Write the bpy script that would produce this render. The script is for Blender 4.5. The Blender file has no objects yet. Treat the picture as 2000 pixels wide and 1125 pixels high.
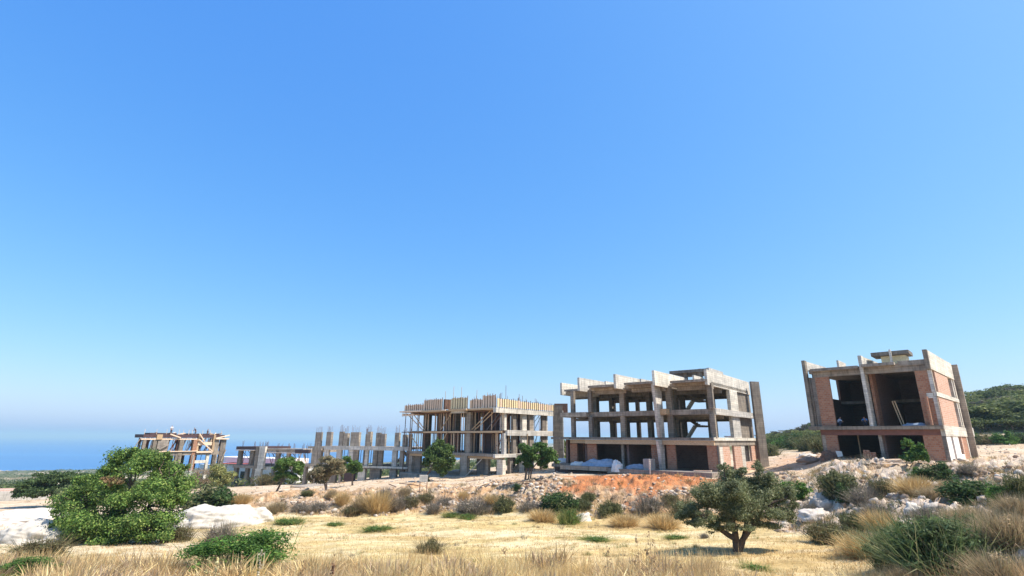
import bpy, math, random
import numpy as np
from mathutils import Matrix, Vector

# ------------------------------------------------------------------ camera, sky, sun, exposure
SC = bpy.context.scene
COL = SC.collection
FPX = 1010.0; PITCH = math.radians(16.2); ROLL = math.radians(.38)
cd = bpy.data.cameras.new('camera'); cam = bpy.data.objects.new('camera', cd); COL.objects.link(cam)
cd.sensor_width = 36; cd.lens = 36 * FPX / 2000; cd.clip_start = .1; cd.clip_end = 200000
cam.matrix_world = Matrix.Rotation(math.pi/2 + PITCH, 4, 'X') @ Matrix.Rotation(ROLL, 4, 'Z')
SC.camera = cam
SUN_EL = math.radians(57); SUN_AZ = math.radians(107)          # azimuth clockwise from +Y
W = bpy.data.worlds.new('World'); SC.world = W; W.use_nodes = True
wn = W.node_tree; bg = wn.nodes['Background']
sky = wn.nodes.new('ShaderNodeTexSky'); sky.sky_type = 'NISHITA'; sky.sun_disc = False
sky.sun_elevation = SUN_EL; sky.sun_rotation = SUN_AZ
sky.air_density = 1.0; sky.dust_density = 1.3; sky.ozone_density = 3.0; sky.altitude = 0
hsv = wn.nodes.new('ShaderNodeHueSaturation'); hsv.inputs['Saturation'].default_value = 1.12; hsv.inputs['Value'].default_value = 1.0
wn.links.new(sky.outputs[0], hsv.inputs['Color'])
sp_ = wn.nodes.new('ShaderNodeSeparateColor'); cb_ = wn.nodes.new('ShaderNodeCombineColor'); wn.links.new(hsv.outputs[0], sp_.inputs[0])   # the phone's deep blue rendering of the whole sky
for i_, (a_, b_, g_) in enumerate(((1.443, .497, 1.02), (.6954, 1.70, .69), (.3324, 4.33, .27))):
    m1 = wn.nodes.new('ShaderNodeMath'); m1.operation = 'MULTIPLY'; m1.inputs[1].default_value = a_
    m2 = wn.nodes.new('ShaderNodeMath'); m2.operation = 'POWER'; m2.inputs[1].default_value = g_
    m3 = wn.nodes.new('ShaderNodeMath'); m3.operation = 'MULTIPLY'; m3.inputs[1].default_value = b_
    wn.links.new(sp_.outputs[i_], m1.inputs[0]); wn.links.new(m1.outputs[0], m2.inputs[0]); wn.links.new(m2.outputs[0], m3.inputs[0]); wn.links.new(m3.outputs[0], cb_.inputs[i_])
wn.links.new(cb_.outputs[0], bg.inputs[0])
bg.inputs[1].default_value = 0.142
sd = bpy.data.lights.new('sun', 'SUN'); sd.energy = 4.6; sd.angle = math.radians(.53); sd.color = (1, .94, .84)
sun = bpy.data.objects.new('sun', sd); COL.objects.link(sun)
sv = Vector((math.sin(SUN_AZ)*math.cos(SUN_EL), math.cos(SUN_AZ)*math.cos(SUN_EL), math.sin(SUN_EL)))
sun.rotation_euler = sv.to_track_quat('Z', 'Y').to_euler()
SC.view_settings.view_transform = 'Standard'; SC.view_settings.look = 'None'
SC.view_settings.exposure = 0.62; SC.view_settings.gamma = 1; SC.view_settings.use_curve_mapping = False

# ------------------------------------------------------------------ survey helpers (pixel of the photo at a known distance -> point)
def _rx(a): c, s = math.cos(a), math.sin(a); return np.array([[1,0,0],[0,c,-s],[0,s,c]])
def _rz(a): c, s = math.cos(a), math.sin(a); return np.array([[c,-s,0],[s,c,0],[0,0,1]])
RC = _rx(math.pi/2 + PITCH) @ _rz(ROLL)
def ray(u, v): return RC @ np.array([(u-1000)/FPX, (562.5-v)/FPX, -1.])
def at(u, v, Y): d = ray(u, v); return d * (Y/d[1])
class Fr:                                                       # upright plane through two plan points
    def __init__(s, P, Q):
        s.P = np.array(P, float)[:2]; s.Q = np.array(Q, float)[:2]; s.L = float(np.linalg.norm(s.Q-s.P))
        s.e = (s.Q-s.P)/s.L; s.n = np.array([-s.e[1], s.e[0]])
    def tz(s, u, v, n0=0):
        d = ray(u, v); O = s.P + s.n*n0; k = (O@s.n)/(d[:2]@s.n); p = d*k
        return float((p[:2]-O)@s.e), float(p[2])
    def t(s, u, v=860, n0=0): return s.tz(u, v, n0)[0]
    def w(s, t, n, z): p = s.P + s.e*t + s.n*n; return (p[0], p[1], z)

rng = np.random.default_rng(7); random.seed(7)
R = math.radians

# ------------------------------------------------------------------ value noise
def _hash(ix, iy, iz, seed):
    h = (ix.astype(np.int64)*374761393 + iy.astype(np.int64)*668265263 + iz.astype(np.int64)*2147483647 + seed*1274126177) & 0xffffffff
    h = ((h ^ (h >> 13))*1274126177) & 0xffffffff
    return ((h ^ (h >> 16)) & 0xffff)/65535.
def vnoise(x, y, z=None, seed=0):
    x = np.asarray(x, float); y = np.asarray(y, float); z = np.zeros_like(x) if z is None else np.asarray(z, float)
    ix, iy, iz = np.floor(x), np.floor(y), np.floor(z); fx, fy, fz = x-ix, y-iy, z-iz
    fx = fx*fx*(3-2*fx); fy = fy*fy*(3-2*fy); fz = fz*fz*(3-2*fz); r = 0
    for a in (0, 1):
        for b in (0, 1):
            for c in (0, 1):
                r = r + _hash(ix+a, iy+b, iz+c, seed)*(fx if a else 1-fx)*(fy if b else 1-fy)*(fz if c else 1-fz)
    return r
def fbm(x, y, z=None, oct=4, seed=0):
    s = 0; a = .5; t = 0
    for o in range(oct):
        k = 2.03**o; s = s + a*vnoise(np.asarray(x)*k, np.asarray(y)*k, None if z is None else np.asarray(z)*k, seed+o); t += a; a *= .5
    return s/t

# ------------------------------------------------------------------ materials
def new_mat(name):
    m = bpy.data.materials.new(name); m.use_nodes = True; nt = m.node_tree
    return m, nt, nt.nodes, nt.links, nt.nodes['Principled BSDF']
def N(nt, t, **kw):
    n = nt.nodes.new(t)
    for k, v in kw.items(): setattr(n, k, v)
    return n
def noise(nt, vec, scale, detail=5, rough=.6):
    n = N(nt, 'ShaderNodeTexNoise'); n.inputs['Scale'].default_value = scale; n.inputs['Detail'].default_value = detail
    n.inputs['Roughness'].default_value = rough
    if vec is not None: nt.links.new(vec, n.inputs['Vector'])
    return n
def ramp(nt, fac, stops):
    r = N(nt, 'ShaderNodeValToRGB'); nt.links.new(fac, r.inputs[0]); e = r.color_ramp.elements
    while len(e) < len(stops): e.new(.5)
    for i, (p, c) in enumerate(stops):
        e[i].position = p; e[i].color = (*c, 1) if len(c) == 3 else c
    return r
def mixc(nt, fac, a, b, mode='MIX'):
    m = N(nt, 'ShaderNodeMix', data_type='RGBA', blend_type=mode)
    for i, s in ((0, fac), (6, a), (7, b)):
        if isinstance(s, bpy.types.NodeSocket): nt.links.new(s, m.inputs[i])
        elif isinstance(s, tuple): m.inputs[i].default_value = (*s, 1)
        else: m.inputs[i].default_value = s
    return m.outputs[2]
def bump(nt, bs, h, strength=.3, dist=.05):
    b = N(nt, 'ShaderNodeBump'); b.inputs['Strength'].default_value = strength; b.inputs['Distance'].default_value = dist
    nt.links.new(h, b.inputs['Height']); nt.links.new(b.outputs[0], bs.inputs['Normal'])
def scaled(nt, vec, s):
    m = N(nt, 'ShaderNodeMapping'); m.inputs['Scale'].default_value = s; nt.links.new(vec, m.inputs[0]); return m.outputs[0]

def concrete(name, c0, c1, c2, board=.24):
    m, nt, nd, lk, bs = new_mat(name)
    tc = N(nt, 'ShaderNodeTexCoord'); geo = tc.outputs['Object']; uv = tc.outputs['UV']
    oi = N(nt, 'ShaderNodeObjectInfo')
    a = noise(nt, geo, .55, 6, .65); b = noise(nt, scaled(nt, geo, (3, 3, .5)), 1.2, 5)        # clouds and runs of damp
    col = ramp(nt, a.outputs[0], [(.3, c0), (.52, c1), (.72, c2)]).outputs[0]
    col = mixc(nt, ramp(nt, b.outputs[0], [(.45, (0, 0, 0)), (.68, (.7,)*3)]).outputs[0], col, tuple(x*.55 for x in c0))
    bk = N(nt, 'ShaderNodeTexBrick'); lk.new(uv, bk.inputs['Vector'])                          # marks of the shuttering boards
    bk.inputs['Scale'].default_value = 1; bk.inputs['Brick Width'].default_value = 2.1; bk.inputs['Row Height'].default_value = board
    bk.inputs['Mortar Size'].default_value = .012; bk.inputs['Mortar Smooth'].default_value = .4
    bk.inputs['Color1'].default_value = (.78, .78, .78, 1); bk.inputs['Color2'].default_value = (1.08, 1.06, 1.02, 1); bk.inputs['Mortar'].default_value = (.5, .48, .45, 1)
    col = mixc(nt, 1., col, bk.outputs[0], 'MULTIPLY')
    v = ramp(nt, oi.outputs['Random'], [(0, (.82, .82, .84)), (1, (1.1, 1.07, 1.0))]).outputs[0]
    col = mixc(nt, 1.0, col, v, 'MULTIPLY')
    lk.new(col, bs.inputs['Base Color']); bs.inputs['Roughness'].default_value = .9
    f = noise(nt, geo, 14, 4); s = N(nt, 'ShaderNodeMath', operation='ADD'); lk.new(f.outputs[0], s.inputs[0]); lk.new(bk.outputs['Fac'], s.inputs[1])
    bump(nt, bs, s.outputs[0], .35, .02)
    return m
M = {}
M['concrete'] = concrete('concrete', (.29, .245, .20), (.41, .35, .29), (.51, .45, .38))  # albedo lowered to stand in for concrete in shadow
M['concrete_pale_sunlit'] = concrete('pale_sunlit_concrete', (.60, .57, .51), (.72, .68, .62), (.82, .79, .73))  # sunlight put into the colour of lit faces; also plain pale pieces
M['concrete_grey_shade'] = concrete('grey_shade_concrete', (.19, .16, .135), (.28, .24, .20), (.37, .325, .275))  # shade put into the colour of dark faces and inner members

def brickmat(name, c1, c2, mortar):
    m, nt, nd, lk, bs = new_mat(name); tc = N(nt, 'ShaderNodeTexCoord')
    bk = N(nt, 'ShaderNodeTexBrick'); lk.new(tc.outputs['UV'], bk.inputs['Vector'])
    bk.inputs['Scale'].default_value = 1; bk.inputs['Brick Width'].default_value = .32; bk.inputs['Row Height'].default_value = .2
    bk.inputs['Mortar Size'].default_value = .018; bk.inputs['Bias'].default_value = -.1
    bk.inputs['Color1'].default_value = (*c1, 1); bk.inputs['Color2'].default_value = (*c2, 1); bk.inputs['Mortar'].default_value = (*mortar, 1)
    a = noise(nt, tc.outputs['Object'], 1.1, 6, .7)
    col = mixc(nt, ramp(nt, a.outputs[0], [(.5, (0, 0, 0)), (.72, (.5,)*3)]).outputs[0], bk.outputs[0], tuple(x*.9 for x in mortar))
    lk.new(col, bs.inputs['Base Color']); bs.inputs['Roughness'].default_value = .92
    bump(nt, bs, bk.outputs['Fac'], -.6, .03); return m
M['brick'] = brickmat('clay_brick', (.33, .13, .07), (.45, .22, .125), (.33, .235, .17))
M['brick_shade'] = brickmat('shade_darkened_brick', (.18, .10, .085), (.24, .14, .115), (.2, .16, .14))  # interior shade put into the brick colour of inner and back walls
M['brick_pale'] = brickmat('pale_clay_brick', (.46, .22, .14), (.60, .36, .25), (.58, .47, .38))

def simple(name, c, rough=.7, var=.25, scale=3, metal=0, b=.2, stretch=(1, 1, 1)):
    m, nt, nd, lk, bs = new_mat(name); tc = N(nt, 'ShaderNodeTexCoord'); oi = N(nt, 'ShaderNodeObjectInfo')
    a = noise(nt, scaled(nt, tc.outputs['Object'], stretch), scale, 5)
    col = ramp(nt, a.outputs[0], [(.3, tuple(x*(1-var) for x in c)), (.7, tuple(min(1, x*(1+var)) for x in c))]).outputs[0]
    col = mixc(nt, 1., col, ramp(nt, oi.outputs['Random'], [(0, (1-var*.7,)*3), (1, (1+var*.5,)*3)]).outputs[0], 'MULTIPLY')
    lk.new(col, bs.inputs['Base Color']); bs.inputs['Roughness'].default_value = rough; bs.inputs['Metallic'].default_value = metal
    if b: bump(nt, bs, a.outputs[0], b, .03)
    return m
M['board_yellow'] = simple('yellow_shutter_board', (.80, .65, .38), .6, .15, 6)
M['red_beam'] = simple('reddish_formed_beam', (.22, .10, .08), .8, .2, 2)
M['board_raw'] = simple('raw_timber_board', (.80, .60, .43), .8, .2, 5, stretch=(1, 1, 5))
M['timber'] = simple('timber', (.52, .36, .21), .8, .3, 5, stretch=(1, 1, 6))
M['timber_dark'] = simple('weathered_timber', (.16, .085, .055), .85, .35, 5)
M['ply_dark_or_shade'] = simple('dark_plywood_or_shade', (.07, .035, .035), .6, .3, 3)  # dark plywood; also stands in for shaded interiors and voids
M['rust'] = simple('rusty_steel', (.20, .09, .055), .7, .35, 8)
M['prop_blue'] = simple('scuffed_steel_prop', (.16, .17, .20), .55, .3, 8)
M['white_paint'] = simple('white_render', (.80, .78, .74), .8, .05, 1.5)
M['red_paint'] = simple('red_trim', (.42, .11, .09), .7, .1, 2)
M['dark_glass'] = simple('dark_window', (.03, .035, .04), .15, .2, 2, b=0)
M['tarp'] = simple('blue_grey_tarpaulin', (.30, .36, .44), .45, .2, 2, b=.4)
M['bag'] = simple('white_sack', (.72, .70, .66), .6, .12, 3, b=.4)
M['block'] = simple('grey_block', (.38, .35, .32), .85, .12, 6)
M['bark'] = simple('bark', (.13, .09, .065), .95, .35, 9, b=.8, stretch=(1, 1, .3))
M['bark_pale'] = simple('pale_bark', (.26, .20, .15), .95, .3, 9, b=.8, stretch=(1, 1, .3))
M['stone'] = simple('limestone', (.52, .45, .38), .95, .22, 2.2, b=.8)
M['chalk'] = simple('chalky_limestone', (.60, .54, .455), .95, .2, 2.4, b=1.)
M['skin'] = simple('skin', (.36, .2, .13), .6, .1)
M['hair'] = simple('hair', (.02, .015, .012), .7, .1)
for nm, c in (('shirt_white', (.66, .66, .68)), ('shirt_dark', (.06, .05, .07)), ('shirt_grey', (.22, .2, .22)), ('shirt_blue', (.09, .25, .52)), ('trousers', (.05, .055, .09)), ('shirt_pale_blue', (.45, .55, .68)), ('shirt_yellow', (.75, .5, .03))):
    M[nm] = simple(nm, c, .85, .12, 6)

def attrmat(name, transl=.42, rough=.65):
    m, nt, nd, lk, bs = new_mat(name)
    at_ = N(nt, 'ShaderNodeAttribute', attribute_name='Col')
    lk.new(at_.outputs['Color'], bs.inputs['Base Color']); bs.inputs['Roughness'].default_value = rough
    bs.inputs['Specular IOR Level'].default_value = .25
    tr = N(nt, 'ShaderNodeBsdfTranslucent'); lk.new(at_.outputs['Color'], tr.inputs[0])
    mx = N(nt, 'ShaderNodeMixShader'); mx.inputs[0].default_value = transl
    lk.new(bs.outputs[0], mx.inputs[1]); lk.new(tr.outputs[0], mx.inputs[2]); lk.new(mx.outputs[0], nd['Material Output'].inputs[0])
    return m
M['leaf'] = attrmat('leaves'); M['straw'] = attrmat('dry_stalks', .3, .8)

def groundmat():
    m, nt, nd, lk, bs = new_mat('earth')
    a = N(nt, 'ShaderNodeAttribute', attribute_name='Col'); tc = N(nt, 'ShaderNodeTexCoord'); g = tc.outputs['Object']
    n1 = noise(nt, g, 1.3, 8, .7); n2 = noise(nt, g, 9, 6, .7); n3 = noise(nt, scaled(nt, g, (.35, 1.6, 1)), 1.1, 6, .7)
    col = mixc(nt, 1., a.outputs['Color'], ramp(nt, n1.outputs[0], [(.28, (.62, .58, .54)), (.5, (1, 1, 1)), (.75, (1.22, 1.2, 1.16))]).outputs[0], 'MULTIPLY')
    col = mixc(nt, 1., col, ramp(nt, n2.outputs[0], [(.3, (.66, .62, .56)), (.5, (1, 1, 1)), (.8, (1.2, 1.2, 1.2))]).outputs[0], 'MULTIPLY')
    col = mixc(nt, 1., col, ramp(nt, n3.outputs[0], [(.32, (.8, .76, .66)), (.5, (1, 1, 1)), (.8, (1.12, 1.12, 1.1))]).outputs[0], 'MULTIPLY')
    lk.new(col, bs.inputs['Base Color']); bs.inputs['Roughness'].default_value = 1; bs.inputs['Specular IOR Level'].default_value = .1
    s = N(nt, 'ShaderNodeMath', operation='ADD'); lk.new(n1.outputs[0], s.inputs[0]); lk.new(n2.outputs[0], s.inputs[1])
    bump(nt, bs, s.outputs[0], .7, .12); return m
M['ground'] = groundmat()
def watermat():
    m, nt, nd, lk, bs = new_mat('sea_water'); g = N(nt, 'ShaderNodeTexCoord').outputs['Object']
    a = noise(nt, scaled(nt, g, (.0005, .003, 1)), 1, 4)
    lk.new(ramp(nt, a.outputs[0], [(.35, (.03, .13, .32)), (.65, (.045, .18, .40))]).outputs[0], bs.inputs['Base Color'])
    bs.inputs['Roughness'].default_value = .35; bs.inputs['IOR'].default_value = 1.33
    w = noise(nt, scaled(nt, g, (.05, .12, 1)), 1, 6); bump(nt, bs, w.outputs[0], .6, 2.0); return m
M['sea'] = watermat()

# ------------------------------------------------------------------ meshes
def mk_mesh(name, V, Fc, mat, cols=None, uvs=None, smooth=False):
    V = np.ascontiguousarray(V, np.float32); Fc = np.ascontiguousarray(Fc, np.int32); k = Fc.shape[1]
    me = bpy.data.meshes.new(name); me.vertices.add(len(V)); me.vertices.foreach_set('co', V.ravel())
    me.loops.add(Fc.size); me.loops.foreach_set('vertex_index', Fc.ravel())
    me.polygons.add(len(Fc)); me.polygons.foreach_set('loop_start', np.arange(0, Fc.size, k, dtype=np.int32))
    me.polygons.foreach_set('loop_total', np.full(len(Fc), k, np.int32))
    if smooth: me.polygons.foreach_set('use_smooth', np.ones(len(Fc), bool))
    if cols is not None:
        ca = me.color_attributes.new('Col', 'FLOAT_COLOR', 'POINT'); c4 = np.ones((len(V), 4), np.float32); c4[:, :3] = cols; ca.data.foreach_set('color', c4.ravel())
    if uvs is not None:
        uv = me.uv_layers.new(name='UV'); uv.data.foreach_set('uv', np.asarray(uvs, np.float32).ravel())
    me.update(calc_edges=True)
    if mat: me.materials.append(mat)
    return me
def link(name, data, loc=(0, 0, 0), parent=None, rz=0, scale=None):
    o = bpy.data.objects.new(name, data); COL.objects.link(o); o.location = loc; o.rotation_euler = (0, 0, rz)
    if parent: o.parent = parent
    if scale is not None: o.scale = scale
    return o
def tag(o, label=None, cat=None, group=None, kind=None):
    if label: o['label'] = label
    if cat: o['category'] = cat
    if group: o['group'] = group
    if kind: o['kind'] = kind
    return o
def root(name, loc, label, cat, group=None):
    o = link(name, None, loc); return tag(o, label, cat, group)
def clone(o, parent=None):
    c = o.copy(); COL.objects.link(c); c.parent = parent
    for ch in list(o.children): clone(ch, c)
    return c

class MB:                                                       # gathers quads with uv in metres
    def __init__(s): s.v = []; s.f = []
    def hexa(s, p):                                             # p: 4 bottom points, 4 top points, same winding
        b = len(s.v); s.v += [tuple(q) for q in p]
        s.f += [(b+3, b+2, b+1, b), (b+4, b+5, b+6, b+7)] + [(b+i, b+(i+1) % 4, b+4+(i+1) % 4, b+4+i) for i in range(4)]
        return s
    def box(s, fr, t0, t1, n0, n1, z0, z1):
        if t0 > t1: t0, t1 = t1, t0
        if n0 > n1: n0, n1 = n1, n0
        c = [(t0, n0), (t1, n0), (t1, n1), (t0, n1)]
        return s.hexa([fr.w(t, n, z0) for t, n in c] + [fr.w(t, n, z1) for t, n in c])
    def bar(s, a, b, w, h=None):                                # square bar from a to b
        a = Vector(a); b = Vector(b); d = (b-a).normalized(); h = h or w
        x = d.cross(Vector((0, 0, 1)));  x = x.normalized() if x.length > 1e-3 else Vector((1, 0, 0)); y = x.cross(d)
        q = [x*sx*w/2 + y*sy*h/2 for sx, sy in ((-1, -1), (1, -1), (1, 1), (-1, 1))]
        return s.hexa([a+k for k in q] + [b+k for k in q])
    def tube(s, a, b, r, r2=None, n=6):
        a = Vector(a); b = Vector(b); d = (b-a).normalized(); r2 = r if r2 is None else r2
        x = d.cross(Vector((0, 0, 1))); x = x.normalized() if x.length > 1e-3 else Vector((1, 0, 0)); y = x.cross(d); o = len(s.v)
        for c, rr in ((a, r), (b, r2)):
            for i in range(n):
                t = 2*math.pi*i/n; s.v.append(tuple(c + x*rr*math.cos(t) + y*rr*math.sin(t)))
        s.f += [(o+i, o+(i+1) % n, o+n+(i+1) % n, o+n+i) for i in range(n)]
        for j in range(1, n//2): s.f += [(o+n, o+n+2*j-1, o+n+2*j, o+n+min(2*j+1, n-1))] if 2*j < n-1 else []
        return s
    def prism(s, poly, z0, z1):                                 # convex-ish plan polygon made of quads in a fan
        n = len(poly); b = len(s.v); s.v += [(x, y, z0) for x, y in poly] + [(x, y, z1) for x, y in poly]
        s.f += [(b+i, b+(i+1) % n, b+n+(i+1) % n, b+n+i) for i in range(n)]
        for j in range(1, n-1, 2):
            k = min(j+2, n-1)
            if k == j+1: k = j+1
            q = (0, j, j+1, j+2) if j+2 < n else (0, j, j+1, j+1)
            if q[2] != q[3]:
                s.f.append(tuple(b+n+i for i in q)); s.f.append(tuple(b+i for i in q[::-1]))
            else:
                s.f.append((b+n, b+n+j, b+n+j+1, -1)); s.f.append((b+j+1, b+j, b, -1))
        return s
    def build(s, name, mat, parent, origin=(0, 0, 0), loc=(0, 0, 0)):
        V = np.array(s.v, float) - np.array(origin); faces = [tuple(i for i in f if i >= 0) for f in s.f]
        me = bpy.data.meshes.new(name); me.from_pydata(V.tolist(), [], faces); me.materials.append(mat)
        uv = me.uv_layers.new(name='UV'); co = V + np.array(origin)
        for p in me.polygons:
            nx, ny, nz = p.normal
            for li in p.loop_indices:
                q = co[me.loops[li].vertex_index]
                if abs(nz) > .7: uv.data[li].uv = (q[0], q[1])
                else:
                    l = math.hypot(nx, ny) or 1; uv.data[li].uv = ((-ny*q[0]+nx*q[1])/l + 50, q[2]+50)
        o = link(name, me, loc, parent); return o

class Bld:                                                      # a building: a root with parts measured in frames
    def __init__(s, name, loc, label, cat, group=None):
        s.o = tuple(loc); s.root = root(name, loc, label, cat, group)
    def part(s, name, mb, mat, label=None, parent=None, kind=None):
        o = mb.build(name, M[mat], parent or s.root, s.o)
        if label: o['label'] = label
        if kind: o['kind'] = kind
        return o
    def box(s, name, fr, t0, t1, n0, n1, z0, z1, mat='concrete', label=None): return s.part(name, MB().box(fr, t0, t1, n0, n1, z0, z1), mat, label)
    def bar(s, name, a, b, w, mat='timber', h=None, label=None): return s.part(name, MB().bar(a, b, w, h), mat, label)
    def tube(s, name, a, b, r, mat='rust'): return s.part(name, MB().tube(a, b, r), mat)
    def rebar(s, pts, z0, h, mat='rust', k=None):               # starter bars as one bundle per column head
        mb = MB()
        for x, y in pts:
            hh = h*random.uniform(.65, 1.1); mb.tube((x, y, z0), (x+random.uniform(-.07, .07)*hh, y+random.uniform(-.05, .05)*hh, z0+hh), .022, n=4)
        return s.part('rebar', mb, mat)
def stair(b, fr, t0, t1, n0, n1, z0, z1, steps=8, mat='concrete_grey_shade', th=.22, label=None):
    mb = MB(); dt = (t1-t0)/steps; dz = (z1-z0)/steps
    for i in range(steps):
        a = t0+dt*i; c = a+dt; zt = z0+dz*(i+1)
        lo0 = z0+dz*i-th; lo1 = z0+dz*(i+1)-th
        A, C_ = (a, c) if dt > 0 else (c, a); l0, l1 = (lo0, lo1) if dt > 0 else (lo1, lo0)
        mb.hexa([fr.w(A, n0, l0), fr.w(C_, n0, l1), fr.w(C_, n1, l1), fr.w(A, n1, l0), fr.w(A, n0, zt), fr.w(C_, n0, zt), fr.w(C_, n1, zt), fr.w(A, n1, zt)])
    return b.part('stair_flight', mb, mat, label)

# ------------------------------------------------------------------ terrain
CT = [  # photo column, then (distance, height below or above the eye)
 (-1400, [(0, -4.5), (20, -5.5), (40, -7), (80, -10), (200, -20), (450, -38), (1000, -60), (1200, -70)]),
 (0,    [(0, -3), (8, -4.3), (15, -4.75), (22, -5.3), (31, -6.0), (45, -7.3), (58, -8.3), (70, -9.0), (82, -9.5), (110, -11.4), (200, -19), (450, -36), (960, -60), (1100, -70)]),
 (300,  [(0, -3), (8, -4.3), (15, -4.7), (22, -5.2), (31, -6.0), (45, -7.2), (58, -7.9), (70, -8.6), (85, -9.3), (115, -10.6), (200, -18), (450, -34), (1000, -58), (1150, -70)]),
 (560,  [(0, -3), (8, -4.2), (15, -4.6), (22, -5.1), (32, -6.0), (45, -6.7), (51, -6.9), (57, -6.35), (65, -6.3), (73, -6.9), (95, -8.1), (115, -9.5), (200, -17), (450, -31), (1000, -50), (1400, -70)]),
 (850,  [(0, -3), (8, -4.2), (15, -4.6), (22, -5.1), (35, -6.0), (47, -6.5), (50.5, -6.6), (57, -5.7), (64, -5.35), (78, -5.4), (95, -6.2), (150, -9), (300, -17), (1000, -42), (1700, -70)]),
 (1100, [(0, -3), (8, -4.2), (15, -4.6), (22, -5.1), (35, -5.9), (44, -6.2), (48, -6.2), (54, -4.2), (57, -3.9), (64, -4.0), (80, -4.3), (120, -5), (200, -7), (400, -10), (1000, -25), (3000, -30), (9000, -70)]),
 (1300, [(0, -3), (8, -4.2), (15, -4.6), (22, -5.05), (35, -5.8), (43, -6.1), (46, -6.1), (52, -4.0), (55, -3.65), (64, -3.8), (80, -4.0), (120, -4.5), (200, -5), (400, -5), (1500, -10), (9000, -70)]),
 (1450, [(0, -3), (8, -4.2), (15, -4.6), (22, -5.0), (35, -5.7), (42, -5.9), (48, -4.6), (54, -3.75), (60, -3.85), (75, -3.7), (100, -3.0), (130, -2.3), (200, -1.5), (400, -1.), (1500, -6), (9000, -70)]),
 (1560, [(0, -3), (8, -4.2), (15, -4.6), (22, -4.9), (33, -5.5), (38, -5.3), (46, -4.1), (55, -3.2), (65, -2.9), (80, -2.6), (100, -2.2), (130, -1.5), (200, 1.0), (300, 1.5), (1500, -6), (9000, -70)]),
 (1640, [(0, -3), (8, -4.2), (15, -4.5), (22, -4.8), (30, -5.2), (36, -4.3), (44, -3.0), (50, -2.1), (57, -1.85), (75, -1.7), (100, -1.5), (140, 1), (200, 4), (300, 5), (1500, -6), (9000, -70)]),
 (1740, [(0, -3), (8, -3.9), (15, -4.2), (20, -4.4), (25, -4.2), (30, -3.9), (36, -3.2), (44, -2.5), (50, -1.95), (57, -1.8), (75, -1.4), (100, -1.0), (140, 2), (200, 6), (300, 7), (1500, -6), (9000, -70)]),
 (1860, [(0, -3), (8, -3.7), (15, -3.95), (20, -3.8), (26, -3.35), (35, -2.8), (45, -2.2), (52, -1.95), (60, -2.0), (80, -1.4), (100, -.6), (140, 4), (200, 9), (300, 10), (1500, -6), (9000, -70)]),
 (2000, [(0, -2.8), (8, -3.2), (17, -3.35), (25, -2.9), (35, -2.5), (50, -1.8), (80, -1.0), (100, .3), (140, 7), (200, 15), (260, 19), (400, 18), (1500, -6), (9000, -70)]),
 (3400, [(0, -2.5), (8, -2.8), (17, -3.), (25, -2.5), (50, -1.5), (80, 0), (100, 2), (140, 9), (200, 18), (260, 24), (400, 24), (1500, -6), (9000, -70)])]
LG = np.linspace(0, math.log(12001), 700)                       # distance grid in log(1+Y)
RR = np.array([at(u, 930, 1)[0] for u, _ in CT])
def _prof(pts):
    p = np.array(pts, float); z = np.interp(np.exp(LG)-1, p[:, 0], p[:, 1])
    k = np.exp(-np.linspace(-2, 2, 13)**2); k /= k.sum(); zp = np.pad(z, 6, mode='edge'); return np.convolve(zp, k, 'valid')
PR = np.array([_prof(p) for _, p in CT])
def hz0(x, y):
    x = np.atleast_1d(np.asarray(x, float)); y = np.atleast_1d(np.asarray(y, float))
    Y = np.where(y > .35*np.abs(x), y, .35*np.abs(x)); Y = np.where(y < 0, np.hypot(x, y)*.35, Y)
    r = np.clip(x/np.maximum(Y, .01), RR[0], RR[-1]); i = np.clip(np.searchsorted(RR, r)-1, 0, len(RR)-2)
    f = (r-RR[i])/(RR[i+1]-RR[i]); f = f*f*(3-2*f)*.6 + f*.4
    g = np.clip(np.log1p(Y)/LG[-1]*(len(LG)-1), 0, len(LG)-1.001); j = g.astype(int); q = g-j
    P = lambda a, b: PR[a, b]
    return (P(i, j)*(1-q)+P(i, j+1)*q)*(1-f) + (P(i+1, j)*(1-q)+P(i+1, j+1)*q)*f
def zone(x, y):                                                 # weights of the kinds of ground
    x = np.asarray(x, float); y = np.asarray(y, float); r = x/np.maximum(y, .1); u = np.interp(r, RR, [c[0] for c in CT])
    foot = np.interp(u, [0, 300, 560, 850, 1100, 1300, 1450, 1560, 1640, 1740, 1860, 2000], [48, 47, 50, 50, 47.5, 45.5, 41.5, 34, 29, 20, 17, 15])
    crest = np.interp(u, [0, 300, 560, 850, 1100, 1300, 1450, 1560, 1640, 1740, 1860, 2000], [60, 62, 68, 64, 57.5, 55.5, 54, 53, 51, 50, 50, 52])
    w = 1.5 + (fbm(x*.3, y*.3, seed=3)-.5)*6
    field = np.clip((foot-y+w-1.5)/1.6+.5, 0, 1); plate = np.clip((y-crest+w-1.5)/1.6+.5, 0, 1); bank = np.clip(1-field-plate, 0, 1)
    return u, field, bank, plate
def rough(x, y):
    u, f, b, p = zone(x, y); d = np.hypot(x, y)
    n = (fbm(x*.9, y*.9, oct=4, seed=11)-.5); m = (fbm(x*.28, y*.28, oct=3, seed=21)-.5); rg = np.abs(fbm(x*1.7, y*1.7, oct=4, seed=31)-.5)
    near = np.clip(1.4-d/160, 0, 1)
    rightside = np.clip((u-1500)/200, 0, 1)
    return near*(f*(n*.14+m*.3) + b*(n*1.1+m*.8*(.6+rightside)+rg*.9*(1+rightside*.5)) + p*(n*.12+m*.12)) + (1-near)*m*np.clip(d/200, 0, 4)*.7
HEAPS = [  # centre (u, v of its base, distance), half widths, height: loose piles modelled into the ground sheet
]
def hz(x, y): return hz0(x, y) + rough(x, y)
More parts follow.
